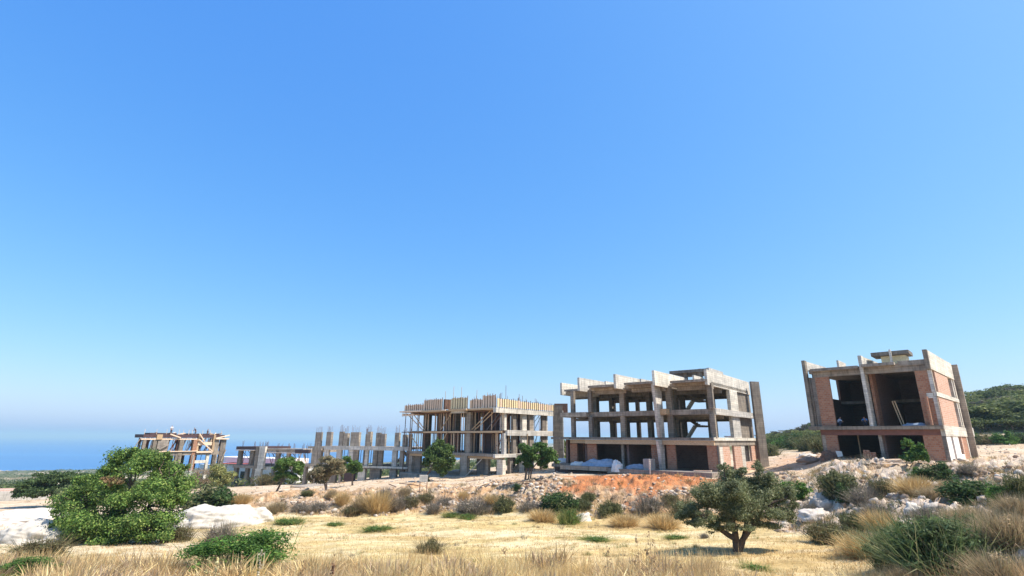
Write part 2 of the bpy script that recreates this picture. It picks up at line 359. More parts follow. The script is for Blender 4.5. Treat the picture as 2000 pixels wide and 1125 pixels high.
def ghit(u, v):                                                 # where the sight line of a photo pixel meets the ground
    d = ray(u, v); Y = np.concatenate([np.arange(9, 140, .12), np.geomspace(140, 1500, 400)]); p = d[None, :]*(Y/d[1])[:, None]
    below = p[:, 2] < hz(p[:, 0], p[:, 1]); k = np.argmax(below) if below.any() else len(Y)-1
    return float(p[k, 0]), float(Y[k]), float(hz(p[k, 0], p[k, 1])[0])
def on(x, y): return (x, y, float(hz(x, y)[0]))

def make_ground():
    az = np.concatenate([np.linspace(-180, -52, 60, endpoint=False), np.linspace(-52, 52, 1000), np.linspace(52, 180, 60)[1:-1]])
    rad = np.concatenate([[.3, 2, 4, 6, 8, 10], np.geomspace(11.5, 110, 400), np.geomspace(112, 9000, 200)])
    A, D = np.meshgrid(np.radians(az), rad); X = D*np.sin(A); Y = D*np.cos(A); Z = hz(X.ravel(), Y.ravel()).reshape(X.shape)
    nr, na = X.shape; V = np.stack([X, Y, Z], -1).reshape(-1, 3)
    i = np.arange(nr-1)[:, None]*na; j = np.arange(na)[None, :]; j2 = (j+1) % na
    Fc = np.stack([i+j, i+j2, i+na+j2, i+na+j], -1).reshape(-1, 4)
    x, y = V[:, 0], V[:, 1]; u, f, b, p = zone(x, y); d = np.hypot(x, y)
    c = lambda *k: np.array(k)[None, :]
    n1 = fbm(x*.35, y*.9, oct=5, seed=41)[:, None]; n2 = fbm(x*.12, y*.25, oct=4, seed=51)[:, None]; n3 = fbm(x*1.3, y*1.3, oct=4, seed=61)[:, None]
    S = lambda a, e0, e1: np.clip((a-e0)/(e1-e0), 0, 1)
    field = c(.56, .43, .20)*(1-S(n1, .4, .62)) + c(.66, .54, .31)*S(n1, .4, .62)
    field = field*(1-.45*S(n2, .5, .68)) + c(.58, .38, .17)*.45*S(n2, .5, .68)
    n4 = fbm(x*.09, y*.5, oct=5, seed=45)[:, None]; field = field*(1-.55*S(n4, .52, .66)) + c(.70, .60, .40)*.55*S(n4, .52, .66); n5 = fbm(x*.6+9, y*.9, oct=4, seed=46)[:, None]; field = field*(1-.7*S(n5, .52, .68)) + c(.46, .33, .15)*.7*S(n5, .52, .68)
    bank = c(.42, .28, .165)*(1-S(n3, .42, .6)) + c(.56, .45, .33)*S(n3, .42, .6)
    bank = bank*(1-.5*S(n2, .5, .7)) + c(.44, .25, .12)*.5*S(n2, .45, .65)
    plate = c(.54, .40, .27)*(1-S(n1, .42, .62)) + c(.63, .51, .38)*S(n1, .42, .62)
    col = field*f[:, None] + bank*b[:, None] + plate*p[:, None]
    du = (n3[:, 0]-.5)*120 + (n1[:, 0]-.5)*90
    og = S(u+du, 1085, 1130)*(1-S(u+du, 1385, 1420))*S(y+(n3[:, 0]-.5)*5, 51, 53)*(1-S(y, 60, 63))     # the red earth tipped in front of the frame
    og = np.maximum(og, S(u+du, 1215, 1235)*(1-S(u+du, 1285, 1310))*S(y, 45.5, 48)*(1-S(y, 60, 63))*.85)
    og = np.maximum(og, S(u, 1500, 1540)*(1-S(u, 1610, 1640))*S(y, 56, 60)*(1-S(y, 80, 95))*.35)
    og = og[:, None]; col = col*(1-og) + (c(.46, .185, .08)*(.65+.7*n3))*og
    wr = (S(u, 1490, 1560)*b*S(n2[:, 0], .36, .56))[:, None]; col = col*(1-wr*.75) + c(.58, .50, .43)*wr*.75     # pale rock on the right
    wl = (S(430-u, 0, 60)*S(y, 28, 36)*(1-S(y, 60, 66))*S(n2[:, 0]+n1[:, 0]*.4, .48, .62))[:, None]; col = col*(1-wl*.8) + c(.66, .58, .48)*wl*.8
    far = S(d, 110, 150)[:, None]*1.; g1 = fbm(x*.012, y*.006, oct=5, seed=71)[:, None]; g2 = fbm(x*.02, y*.01, oct=4, seed=81)[:, None]
    fc = c(.115, .125, .055)*(1-S(g1, .5, .6)) + c(.20, .16, .09)*S(g1, .5, .6)
    sand = S(g2, .56, .62)*(1-.7*S(-x, 900, 1500)[:, None]*0); fc = fc*(1-sand) + c(.52, .42, .31)*sand
    col = col*(1-far) + fc*far
    me = mk_mesh('ground', V, Fc, M['ground'], np.clip(col, 0, 1), smooth=True)
    o = link('ground', me); o['kind'] = 'structure'
make_ground()
sv_ = [(-32000, -2000, -60), (32000, -2000, -60), (32000, 40000, -60), (-32000, 40000, -60)]
o = link('sea', mk_mesh('sea', sv_, [[0, 1, 2, 3]], M['sea'])); o['kind'] = 'structure'

# the air over land and sea
def make_haze():
    x0, x1, y0, y1, z0, z1 = -33000, 33000, -9500, 41000, -75, 42
    V = [(x, y, z) for z in (z0, z1) for x, y in ((x0, y0), (x1, y0), (x1, y1), (x0, y1))]
    m = bpy.data.materials.new('haze'); m.use_nodes = True; nt = m.node_tree; nt.nodes.clear()
    out = nt.nodes.new('ShaderNodeOutputMaterial'); pv = nt.nodes.new('ShaderNodeVolumePrincipled')
    pv.inputs['Density'].default_value = 0.0002; pv.inputs["Color"].default_value = (.62, .88, 1, 1); pv.inputs['Anisotropy'].default_value = .1
    nt.links.new(pv.outputs[0], out.inputs['Volume'])
    o = link('haze', mk_mesh('haze', V, [[3, 2, 1, 0], [4, 5, 6, 7], [0, 1, 5, 4], [1, 2, 6, 5], [2, 3, 7, 6], [3, 0, 4, 7]], m)); o['kind'] = 'stuff'
make_haze()

# ------------------------------------------------------------------ foliage builders
def leaf_cloud(lobes, n, size, pal, seed=0, elong=1.6, up=.35, shell=.55, var=.3, sub=12):
    """leaf-sized quads spread through ellipsoid lobes (cx, cy, cz, rx, ry, rz)"""
    g = np.random.default_rng(seed); L = np.array(lobes, float)
    if sub:                                                     # break each lobe into sprays of foliage with gaps between
        q = np.repeat(L, sub, 0); dd = g.normal(size=(len(q), 3)); dd /= np.linalg.norm(dd, axis=1)[:, None]; dd[:, 2] = np.where(g.random(len(q)) < .7, np.abs(dd[:, 2]), dd[:, 2])
        q[:, :3] += dd*q[:, 3:]*(.35+.6*g.random((len(q), 1))); q[:, 3:] *= g.uniform(.25, .55, (len(q), 1))*np.array([1.1, 1.1, .9]); L = q
    w = (L[:, 3]*L[:, 4]*L[:, 5])**.67; w /= w.sum()
    k = g.choice(len(L), n, p=w); d = g.normal(size=(n, 3)); d /= np.linalg.norm(d, axis=1)[:, None]
    rr = (shell + (1-shell)*g.random(n)**.6)*(.75+.6*g.random(n)**2)*(1+.3*(vnoise(d[:, 0]*2.6+k*7, d[:, 1]*2.6, d[:, 2]*2.6, seed)-.5)*2)
    P = L[k, :3] + d*L[k, 3:]*rr[:, None]
    nn = d + g.normal(size=(n, 3))*.75; nn[:, 2] += up; nn /= np.linalg.norm(nn, axis=1)[:, None]
    a = np.cross(nn, g.normal(size=(n, 3))); a /= np.linalg.norm(a, axis=1)[:, None]; b = np.cross(nn, a)
    s = size*(.6+.8*g.random(n))[:, None]; a = a*s*elong*.5; b = b*s*.5
    V = np.stack([P-a, P-b*.9, P+a, P+b*.9], 1).reshape(-1, 3); Fc = np.arange(4*n).reshape(-1, 4)
    pal = np.array(pal, float); pi = g.random(n)*(len(pal)-1); i0 = pi.astype(int); fr = (pi-i0)[:, None]; c = pal[i0]*(1-fr)+pal[np.minimum(i0+1, len(pal)-1)]*fr
    cl = vnoise(P[:, 0]*2.2/max(.3, L[:, 3].max()), P[:, 1]*2.2/max(.3, L[:, 3].max()), P[:, 2]*2.2/max(.3, L[:, 3].max()), seed+5)
    c = c*(1+var*(g.random((n, 1))-.5)*2)*(.72+.95*cl[:, None])
    return V, Fc, np.repeat(np.clip(c, 0, 1), 4, 0)
def blade_clump(n, pal, seed=0, spread=.5, h=1., wid=.012, lean=.5, base=.35, curve=.3):
    """thin stalks leaving a base, each two tapering quads"""
    g = np.random.default_rng(seed); th = g.random(n)*2*math.pi; rb = base*np.sqrt(g.random(n)); P = np.stack([rb*np.cos(th), rb*np.sin(th), np.zeros(n)], 1)
    t2 = th+g.normal(size=n)*.8; ln = lean*g.random(n)*(.4+rb/base); H = h*(.45+.55*g.random(n))
    D = np.stack([np.cos(t2)*ln*H, np.sin(t2)*ln*H, H*np.sqrt(np.clip(1-ln**2*.5, .2, 1))], 1)
    m = P + D*.55 + np.array([0, 0, .06])*H[:, None]; e = P + D; e[:, 2] -= curve*ln*H*.5
    sw = np.stack([-np.sin(t2), np.cos(t2), 0*t2], 1); sw = sw*np.cos(g.random(n)*3)[:, None] + np.stack([np.cos(t2), np.sin(t2), 0*t2], 1)*.5; sw *= wid*(.5+g.random(n))[:, None]
    V = np.stack([P-sw, P+sw, m+sw*.8, m-sw*.8, e+sw*.15, e-sw*.15], 1).reshape(-1, 3); b = (np.arange(n)*6)[:, None]
    Fc = np.concatenate([b+np.array([0, 1, 2, 3]), b+np.array([3, 2, 4, 5])])
    pal = np.array(pal, float); c = pal[g.integers(0, len(pal), n)]*(.8+.4*g.random((n, 1)))
    return V, Fc, np.repeat(c, 6, 0)
def join(parts):
    Vs, Fs, Cs = [], [], []; o = 0
    for V, F_, C_ in parts: Vs.append(V); Fs.append(F_+o); Cs.append(C_); o += len(V)
    return np.concatenate(Vs), np.concatenate(Fs), np.concatenate(Cs)
def limb(mb, pts, r0, r1, n=7):
    k = len(pts)-1
    for i in range(k): mb.tube(pts[i], pts[i+1], r0+(r1-r0)*i/k, r0+(r1-r0)*(i+1)/k, n)
def wander(a, b, k=5, amp=.12, seed=0):
    g = random.Random(seed); a = Vector(a); b = Vector(b); L = (b-a).length
    return [tuple(a.lerp(b, i/k) + Vector((g.uniform(-1, 1), g.uniform(-1, 1), g.uniform(-.5, .5)))*amp*L*(0 if i in (0, k) else 1)) for i in range(k+1)]

G_CAROB = [(.035, .07, .02), (.055, .11, .028), (.09, .165, .036), (.14, .23, .05), (.20, .29, .065), (.32, .37, .11)]
G_DARK = [(.03, .06, .018), (.05, .09, .028), (.085, .135, .04)]
G_OLIVE = [(.065, .08, .033), (.115, .135, .056), (.19, .205, .1), (.31, .31, .18)]
G_BUSH = [(.03, .075, .015), (.055, .125, .025), (.10, .19, .035), (.15, .24, .05)]
G_BROWN = [(.12, .10, .05), (.18, .14, .07), (.11, .13, .05), (.24, .19, .10)]
G_GREY = [(.17, .14, .115), (.25, .21, .17), (.32, .27, .21), (.14, .14, .09)]
G_OLV2 = [(.06, .075, .03), (.10, .115, .045), (.15, .15, .06), (.21, .19, .09)]
G_STRAW = [(.52, .36, .15), (.62, .45, .21), (.45, .29, .12), (.68, .53, .28)]
G_FEATH = [(.42, .31, .18), (.50, .38, .24), (.32, .24, .14), (.24, .22, .11)]
G_MID = [(.05, .10, .02), (.09, .16, .035), (.15, .22, .05)]

def tree(name, loc, label, lobes, n, leaf, pal, trunk_pts, seed=0, bark='bark', r=.18, elong=1.6, group=None, cat='tree', shell=.5, branches=True, kids=()):
    """lobes and trunk in metres relative to loc; the crown is leaf-sized quads on lobes carried by limbs"""
    rt = root(name, loc, label, cat, group)
    cr = link('crown', mk_mesh('crown', *_m(leaf_cloud(lobes, n, leaf, pal, seed, elong, shell=shell))), (0, 0, 0), rt)
    mb = MB()
    for k, pts in enumerate(trunk_pts):
        limb(mb, pts, r*(1 if k == 0 else .7), r*.45)
    if branches:
        for k, l in enumerate(lobes):
            src = min((p for pts in trunk_pts for p in pts[len(pts)//2:]), key=lambda p: (Vector(p)-Vector(l[:3])).length)
            limb(mb, wander(src, l[:3], 4, .1, seed+k), r*.42, r*.12, 5)
            for q in range(3):
                e = (l[0]+random.uniform(-.7, .7)*l[3], l[1]+random.uniform(-.7, .7)*l[4], l[2]+random.uniform(-.2, .8)*l[5])
                limb(mb, wander(l[:3], e, 3, .12, seed+q), r*.12, r*.04, 4)
    mb.build('trunk', M[bark], rt)
    return rt
def _m(vfc, mat='leaf'): V, F_, C_ = vfc; return V, F_, M[mat], C_

# shrub prototypes, one unit wide and one unit high
def shrub_mesh(kind, seed):
    g = random.Random(seed)
    def lob(n, flat=1.):
        o = []
        for _ in range(n+4): a = g.uniform(0, 6.28); q = g.uniform(.05, .36); o.append((q*math.cos(a), q*math.sin(a), g.uniform(.12, .72-.9*q), g.uniform(.16, .25), g.uniform(.16, .25), g.uniform(.16, .26)))
        return o + [(0, 0, .3, .38, .38, .4), (0, 0, .12, .42, .42, .2)]
    if kind == 'green': return _m(join([leaf_cloud(lob(8), 6500, .03, G_BUSH, seed, 1.8, shell=.45, sub=6), blade_clump(60, G_MID, seed, h=.95, wid=.005, lean=.5)]))
    if kind == 'greenbig': return _m(join([leaf_cloud(lob(10), 17000, .016, G_BUSH, seed, 1.9, shell=.45, sub=8), blade_clump(60, G_MID, seed, h=.95, wid=.003, lean=.5)]))
    if kind == 'dark': return _m(join([leaf_cloud(lob(8), 6000, .03, G_DARK, seed, 1.8, shell=.45), leaf_cloud(lob(4), 700, .04, G_OLV2, seed+1, 1.8)]))
    if kind == 'grassy': return _m(join([leaf_cloud(lob(9), 15000, .016, [(.05, .08, .028), (.09, .13, .045), (.15, .19, .075)], seed, 3.4, shell=.4, sub=7), blade_clump(800, [(.06, .10, .035), (.11, .15, .055), (.17, .20, .085), (.28, .26, .13)], seed, h=.92, wid=.0045, lean=1.)]))
    if kind == 'olive': return _m(join([leaf_cloud(lob(8), 5000, .028, G_OLV2, seed, 2.6, shell=.4), blade_clump(300, G_OLV2, seed, h=1.0, wid=.006, lean=.8)]))
    if kind == 'brown': return _m(join([leaf_cloud(lob(7), 3600, .026, G_BROWN, seed, 2.6, shell=.35), blade_clump(420, G_BROWN, seed, h=1.0, wid=.006, lean=.9)]))
    if kind == 'grey': return _m(join([leaf_cloud(lob(6), 1500, .03, G_GREY, seed, 3., shell=.4), blade_clump(1100, G_GREY, seed, h=.95, wid=.006, lean=1.1, base=.3, curve=.1)]), 'straw')
    if kind == 'straw': return _m(blade_clump(1500, G_STRAW, seed, h=1.0, wid=.009, lean=.95, base=.36), 'straw')
    if kind == 'feather': return _m(join([blade_clump(2200, G_FEATH, seed, h=1.0, wid=.006, lean=1.0, base=.36), leaf_cloud(lob(6), 2600, .022, G_FEATH, seed, 3.5, shell=.3)]), 'straw')
    if kind == 'fig': return _m(leaf_cloud([(-.25, 0, .75, .2, .2, .2), (.1, .1, .55, .25, .2, .25), (-.05, 0, .3, .35, .3, .25), (.3, 0, .4, .2, .2, .25), (.35, 0, .7, .1, .1, .12)], 1900, .07, G_MID, seed, 1.3, shell=.3))
    if kind == 'low': return _m(join([leaf_cloud([(0, 0, .2, .45, .45, .45)], 900, .06, G_MID, seed, 2.5, shell=.2), blade_clump(500, [(.16, .2, .05), (.3, .3, .1)], seed, h=.9, wid=.012, lean=1.0, base=.42)]))
PROTO = {}
def shrub(label, u, v, wpx, hpx, kind, name=None, group=None, cat='shrub', deep=1.):
    x, y, z = ghit(u, v); key = (kind, int(u) % 3)
    if key not in PROTO: PROTO[key] = mk_mesh('foliage', *shrub_mesh(kind, 100+len(PROTO)*13))
    d = float(np.dot([x, y, z], RC @ np.array([0, 0, -1.]))); w = wpx*d/FPX*(.74 if kind in ('straw', 'feather', 'grey', 'grassy') else 1); h = hpx*d/FPX
    nm = name or {'green': 'bush', 'dark': 'bush', 'olive': 'bush', 'brown': 'dry_bush', 'grey': 'dry_bush', 'straw': 'straw_clump', 'grassy': 'bush', 'greenbig': 'bush', 'feather': 'feathery_bush', 'fig': 'fig_shrub', 'low': 'weed_patch'}[kind]
    o = link(nm, PROTO[key], (x, y, z-.12*h), None, random.uniform(0, 6.28), (w*1.08, w*deep, h*1.18))
    return tag(o, label, cat, group)

# ------------------------------------------------------------------ house with brick infill (right)
Pf = (33.77, 60.0); Qf = (42.08, 52.0)
F0 = Fr(Pf, Qf); sa = R(43.2); Qs = (Qf[0]+15*math.cos(sa), Qf[1]+15*math.sin(sa)); F1 = Fr(Qf, Qs)
LF = F0.L; b = Bld('brick_infill_house', (38, 56, -2.0), 'unfinished three storey concrete house with red brick walls, furthest right', 'building')
def FP(n): return [F0.w(-.05, 0, 0)[:2], F0.w(LF+.05, 0, 0)[:2]]
sdx = np.array(Qs)-np.array(Qf)
def skew(t0, t1, k0, k1):                                        # plan quad following the skewed depth direction
    e = F0.e; P = np.array(Pf)
    return [tuple(P+e*t0+sdx*k0), tuple(P+e*t1+sdx*k0), tuple(P+e*t1+sdx*k1), tuple(P+e*t0+sdx*k1)]
def sk(name, t0, t1, k0, k1, z0, z1, mat='concrete', label=None, bb=None): return (bb or b).part(name, MB().prism(skew(t0, t1, k0, k1), z0, z1), mat, label)
sk('floor_slab', -.25, LF+.02, -.03, 1.0, 1.1, 1.46, 'concrete_grey_shade'); sk('floor_slab', .35, LF-.4, .6, .99, 4.3, 4.62); sk('roof_slab', .5, LF-.1, .0, 1.0, 7.3, 7.74)
sk('ground_slab', .3, LF, 0, 1, -2.9, -1.88, 'concrete_grey_shade')
b.box('beam', F0, .75, LF-.3, .06, .36, .55, 1.1, 'red_beam', 'reddish beam under the first floor slab')
b.box('beam', F0, .9, LF-.35, .03, .33, 6.85, 7.45)
b.box('roof_edge', F0, .8, 5.4, -.55, .0, 7.5, 7.78); b.box('roof_edge', F0, 5.8, 8.7, -.75, .0, 7.55, 7.85); b.box('roof_edge', F0, 8.95, LF-.36, -.12, .02, 7.45, 7.95)
# tall fins between the bays
b.box('fin', F0, -.05, .3, -.25, .45, 1.46, 8.85, 'concrete_grey_shade', 'left end fin, slender and full height'); b.box('fin', F0, 5.55, 5.88, -.35, 1.3, 1.46, 8.85, 'concrete_pale_sunlit', 'middle fin')
b.box('fin', F0, 3.3, 3.5, .6, 4, 7.7, 8.65, 'concrete_pale_sunlit'); b.box('fin', F0, LF-.38, LF, -.3, .02, 6.95, 8.9, 'concrete_grey_shade')
b.part('parapet', MB().prism(skew(.0, .25, .03, .5), 7.75, 8.8), 'concrete_pale_sunlit'); b.part('parapet', MB().prism(skew(5.6, 5.85, .08, .45), 7.75, 8.8), 'concrete_pale_sunlit')
# left lean-to frame seen past the front wall
for z0, z1 in ((1.46, 4.4), (4.6, 7.0)): b.box('column', F0, .02, .28, 1.2, 1.5, z0, z1, 'concrete')
b.box('beam', F0, .0, .9, 1.15, 1.45, 4.3, 4.7)
# brick piers of the front
pier = lambda t0, t1, z0, z1, n0=.08, n1=.4, m='brick', lb=None: b.box('brick_pier', F0, t0, t1, n0, n1, z0, z1, m, lb)
pier(1.0, 2.4, 1.46, 6.85); b.box('column', F0, .62, 1.0, .05, .45, 1.46, 6.85, 'concrete_grey_shade'); pier(10.15, LF-.32, 1.46, 6.85); b.box('column', F0, LF-.32, LF-.02, .03, .4, 1.1, 6.95, 'concrete')
pier(1.15, 2.3, -1.95, .55); pier(9.75, LF-.32, -1.95, .55); b.box('column', F0, .8, 1.15, .08, .45, -1.95, .55, 'concrete'); b.box('column', F0, LF-.32, LF, .04, .4, -2.3, 1.1, 'concrete_grey_shade')
b.box('brick_pier', F0, 10.75, LF-.28, .02, .1, 4.1, 4.6, 'concrete_pale_sunlit')
b.part('partition_wall', MB().prism(skew(5.9, 6.15, .09, .2), 1.46, 7.3), 'brick'); b.part('partition_wall', MB().prism(skew(5.9, 6.15, .2, .98), 1.46, 7.3), 'brick_shade'); b.part('partition_wall', MB().prism(skew(6.0, 6.25, .12, .98), -1.9, 1.1), 'brick_shade')
b.box('column', F0, 6.0, 6.3, .3, .6, -1.95, .6, 'concrete')
# side wall on the left seen from inside, with a window
b.part('side_wall', MB().prism(skew(.6, .85, .04, .38), 1.46, 7.3), 'brick_shade'); b.part('side_wall', MB().prism(skew(.6, .85, .38, .62), 1.46, 4.8), 'brick_shade'); b.part('side_wall', MB().prism(skew(.6, .85, .62, 1), 1.46, 7.3), 'brick_shade')
b.part('side_wall', MB().prism(skew(.6, .85, .04, 1), -1.9, 1.1), 'brick_shade')
# back wall, with door-like gaps
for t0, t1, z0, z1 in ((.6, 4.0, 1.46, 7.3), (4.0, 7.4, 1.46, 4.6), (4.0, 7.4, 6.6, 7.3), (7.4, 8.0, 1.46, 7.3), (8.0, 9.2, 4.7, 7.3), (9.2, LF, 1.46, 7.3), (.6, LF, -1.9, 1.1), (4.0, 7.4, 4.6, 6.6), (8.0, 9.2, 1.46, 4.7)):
    b.part('back_wall', MB().prism(skew(t0, t1, .93, .96), z0, z1), 'brick_shade')
# right facade: frame and pale brick panels
Z = [(-2.35, .55), (1.5, 4.25), (4.7, 6.9)]
T = lambda u, v: F1.t(u, v)
endt = F1.L
for z0, z1, vv, opens in ((1.5, 4.25, 800, [(T(1826.6, 800-30), T(1830.5, 770)), (T(1864.5, 792.5), T(1870.7, 793.7))]), (4.7, 6.9, 740, [(T(1820.9, 722), T(1824.9, 723)), (T(1850.6, 736), T(1858.2, 740.5))])):
    (a0, a1), (c0, c1) = opens
    b.box('column', F1, .0, max(.3, a0), .06, .34, z0, z1, 'concrete_pale_sunlit'); a1 = max(a1, max(.3, a0)+.6)
    b.box('brick_panel', F1, a1, c0, .04, .3, z0, z1, 'brick_pale'); b.box('column', F1, c1, c1+.55, .05, .35, z0, z1, 'concrete_pale_sunlit')
    b.box('brick_panel', F1, c1+.55, endt-.9, .6, .85, z0, z1, 'brick'); b.box('brick_panel', F1, a0, a1, .7, .9, z0, z1, 'brick')
    b.box('brick_panel', F1, c0, c1, .7, .9, z0, z1, 'brick')
g0, g1, w0, w1 = T(1857, 849.7), T(1861.4, 851), T(1872, 853.5), T(1877.6, 854.7)
b.box('brick_panel', F1, .35, g0, .04, .3, -2.5, .5, 'white_paint', 'whitewashed ground floor panel'); b.box('brick_panel', F1, g0, g1, .5, .7, -2.5, .5, 'brick'); b.box('brick_panel', F1, g1, w0, .04, .3, -2.5, .5, 'white_paint', 'whitewashed ground floor panel')
b.box('brick_panel', F1, w0, w1, .04, .3, -2.5, -1.35, 'white_paint'); b.box('brick_panel', F1, w0, w1, .4, .6, -1.35, .5, 'dark_glass', 'dark window opening'); b.box('brick_panel', F1, w1, w1+.8, .04, .3, -2.5, .5, 'brick_pale'); b.box('column', F1, endt-1.6, endt-1.1, .02, .4, -2.6, 7., 'concrete_pale_sunlit')
b.box('brick_panel', F1, w1+.8, endt-1.6, .06, .3, -2.5, .5, 'brick')
b.box('band', F1, .02, endt-.5, -.03, .3, 4.3, 4.72, 'concrete_pale_sunlit'); b.box('band', F1, .02, endt-.3, -.04, .3, .5, 1.48, 'concrete_pale_sunlit'); b.box('parapet', F1, 0, endt-.8, -.03, .25, 6.95, 8.85, 'concrete_pale_sunlit', 'board marked parapet over the lit side')
b.box('fin', F1, endt-.75, endt-.35, -.55, .5, -2.7, 8.75, 'concrete', 'tall fin at the back corner'); b.box('ledge', F1, endt-.3, endt+.8, -.5, .2, .55, 1.5, 'concrete_pale_sunlit')
# roof tank stand: slanted box with yellow shuttering
tkc = F0.w(8.0, 3.2, 0)
b.box('roof_hatch', F0, 7.2, 9.4, 2.6, 5.0, 7.74, 8.9, 'board_yellow', 'yellow shuttered stair head on the roof'); b.box('roof_hatch_rim', F0, 6.4, 9.8, 2.1, 5.0, 8.95, 9.35, 'concrete_grey_shade'); b.box('roof_hatch_post', F0, 8.1, 8.3, 1.8, 2.1, 7.74, 9.5, 'concrete_pale_sunlit')
b.box('floor_prop', F0, 3.6, 3.7, 3., 3.1, -1.9, 1.1, 'timber')

# ------------------------------------------------------------------ three storey concrete frame (centre right)
E0 = Fr((5.2, 71.5), (21.9, 58.2)); E1 = Fr((21.9, 58.2), (32.1, 70.4)); LE = E0.L; DE = E1.L
b = Bld('concrete_frame_building', (18, 66, -4.0), 'large open three storey concrete frame with stair flights and sawtooth parapets', 'building')
bE = b
b.box('floor_slab', E0, .2, LE, -.1, DE, -.08, .2, 'concrete_grey_shade', 'first floor slab'); b.box('floor_slab', E0, 1.5, 5.5, .2, DE, 2.72, 3.3, 'concrete')
b.box('floor_slab', E0, 5.5, LE, 1.0, DE, 2.72, 3.3, 'concrete'); b.box('balcony_slab', E0, 1.2, 3.2, -.4, 4, -.06, .16, 'concrete_grey_shade')
b.box('floor_band', E1, -.1, DE+.9, -.1, .2, -.12, .22, 'concrete_pale_sunlit', 'sunlit edge of the first floor'); b.box('floor_band', E1, 1.2, DE+.9, -.12, .3, 2.7, 3.38, 'concrete_pale_sunlit', 'sunlit edge of the second floor')
b.box('beam', E0, 3.0, 5.3, .15, .45, -.55, -.1, 'timber', 'tan beam over the garage openings'); b.box('beam', E0, 5.3, LE-.02, .05, .4, -.6, -.1, 'timber', 'tan beam over the garage openings'); b.box('beam', E1, .05, DE, .03, .35, -.65, -.13, 'concrete')
# roof in stepped bays with beams underneath
bays = [(.0, 5.4, 2.2), (5.4, 10.8, -.6), (10.8, 16.1, -1.3), (16.1, LE+.02, -.2)]
for i, (t0, t1, n0) in enumerate(bays):
    b.box('roof_slab', E0, t0+.4, t1, n0+1.2, DE, 5.95, 6.3); b.box('roof_edge', E0, t0+1.0, t1-.02, n0-.1, n0+1.25, 6.24, 6.5, 'concrete')
    b.box('roof_beam', E0, t0+1.1, t1, max(n0+1.6, .4), max(n0+1.6, .4)+.35, 5.5, 5.96, 'concrete')
for n_ in (5.2, 10, 15.2): b.box('roof_beam', E0, .8, LE-.3, n_, n_+.4, 5.35, 5.95, 'concrete_grey_shade')
for t0, n0, n1, mt in ((-.1, 2.8, 9, 0), (5.3, -1.4, 9, 0), (10.75, -2.0, 7.5, 0), (16.0, -2.7, 7.5, 0)):
    b.box('parapet_fin', E0, t0, t0+.3, n0, n1, 5.86, 7.55, 'concrete_pale_sunlit')
b.box('parapet_fin', E0, LE-.28, LE+.02, -.2, DE+1.0, 5.85, 7.55, 'concrete_pale_sunlit', 'long board marked parapet on the sunlit side')
for u0 in (1180.5, 1249.5, 1353): t0 = E0.t(u0, 745, 4); b.box('roof_upstand', E0, t0, t0+.2, 4, 7.5, 6.3, 7.5, 'concrete_pale_sunlit')
b.box('stair_head', E0, 18.0, 18.4, 7.0, 7.4, 6.3, 8.6, 'concrete_grey_shade'); b.box('stair_head', E0, 15.9, 16.3, 7.5, 7.9, 6.3, 8.6, 'concrete_grey_shade')
b.box('stair_head_slab', E0, 14.3, 19.2, 6.8, 12, 8.2, 8.55, 'concrete_grey_shade', 'slab over the stair head'); b.box('stair_head_slab', E0, 19.2, 19.5, 6.6, 12.2, 7.9, 8.6, 'concrete_pale_sunlit'); b.box('stair_head_wall', E0, 17.2, 18.0, 7.2, 7.4, 6.3, 8.2, 'concrete_grey_shade')
fc = [(E0.t(1116, 860, .6), .5), (E0.t(1150.5, 860, .6), .5), (E0.t(1213.5, 860, 1.1), .6), (E0.t(1306, 860, 1.1), .68), (E0.t(1392.5, 860, .5), .42)]
for k, (t0, w) in enumerate(fc):
    n0 = (.6, .6, 1.1, 1.1, .5)[k]
    b.box('column', E0, t0, t0+w, n0, n0+.45, .2, 2.72, 'concrete_grey_shade' if k != 2 else 'concrete'); b.box('column', E0, t0, t0+w, n0, n0+.45, 3.3, 6.1, 'concrete_grey_shade' if k != 2 else 'concrete')
# the big fin that runs from ground to roof between the units
b.part('fin', MB().hexa([E0.w(15.15, -.3, -3.7), E0.w(15.45, -.3, -3.7), E0.w(15.45, .6, -3.7), E0.w(15.15, .6, -3.7), E0.w(15.15, -.9, -.1), E0.w(15.5, -.9, -.1), E0.w(15.5, .6, -.1), E0.w(15.15, .6, -.1)]), 'concrete_pale_sunlit', 'tapering foot of the middle fin')
b.part('fin', MB().hexa([E0.w(15.2, -.5, .2), E0.w(15.55, -.5, .2), E0.w(15.55, .8, .2), E0.w(15.2, .8, .2), E0.w(15.2, -1.3, 6.2), E0.w(15.55, -1.3, 6.2), E0.w(15.55, .8, 6.2), E0.w(15.2, .8, 6.2)]), 'concrete_pale_sunlit', 'middle fin rising through both upper storeys')
b.box('floor_stub', E0, 15.5, 16.3, -.1, .9, 2.75, 3.4, 'timber')
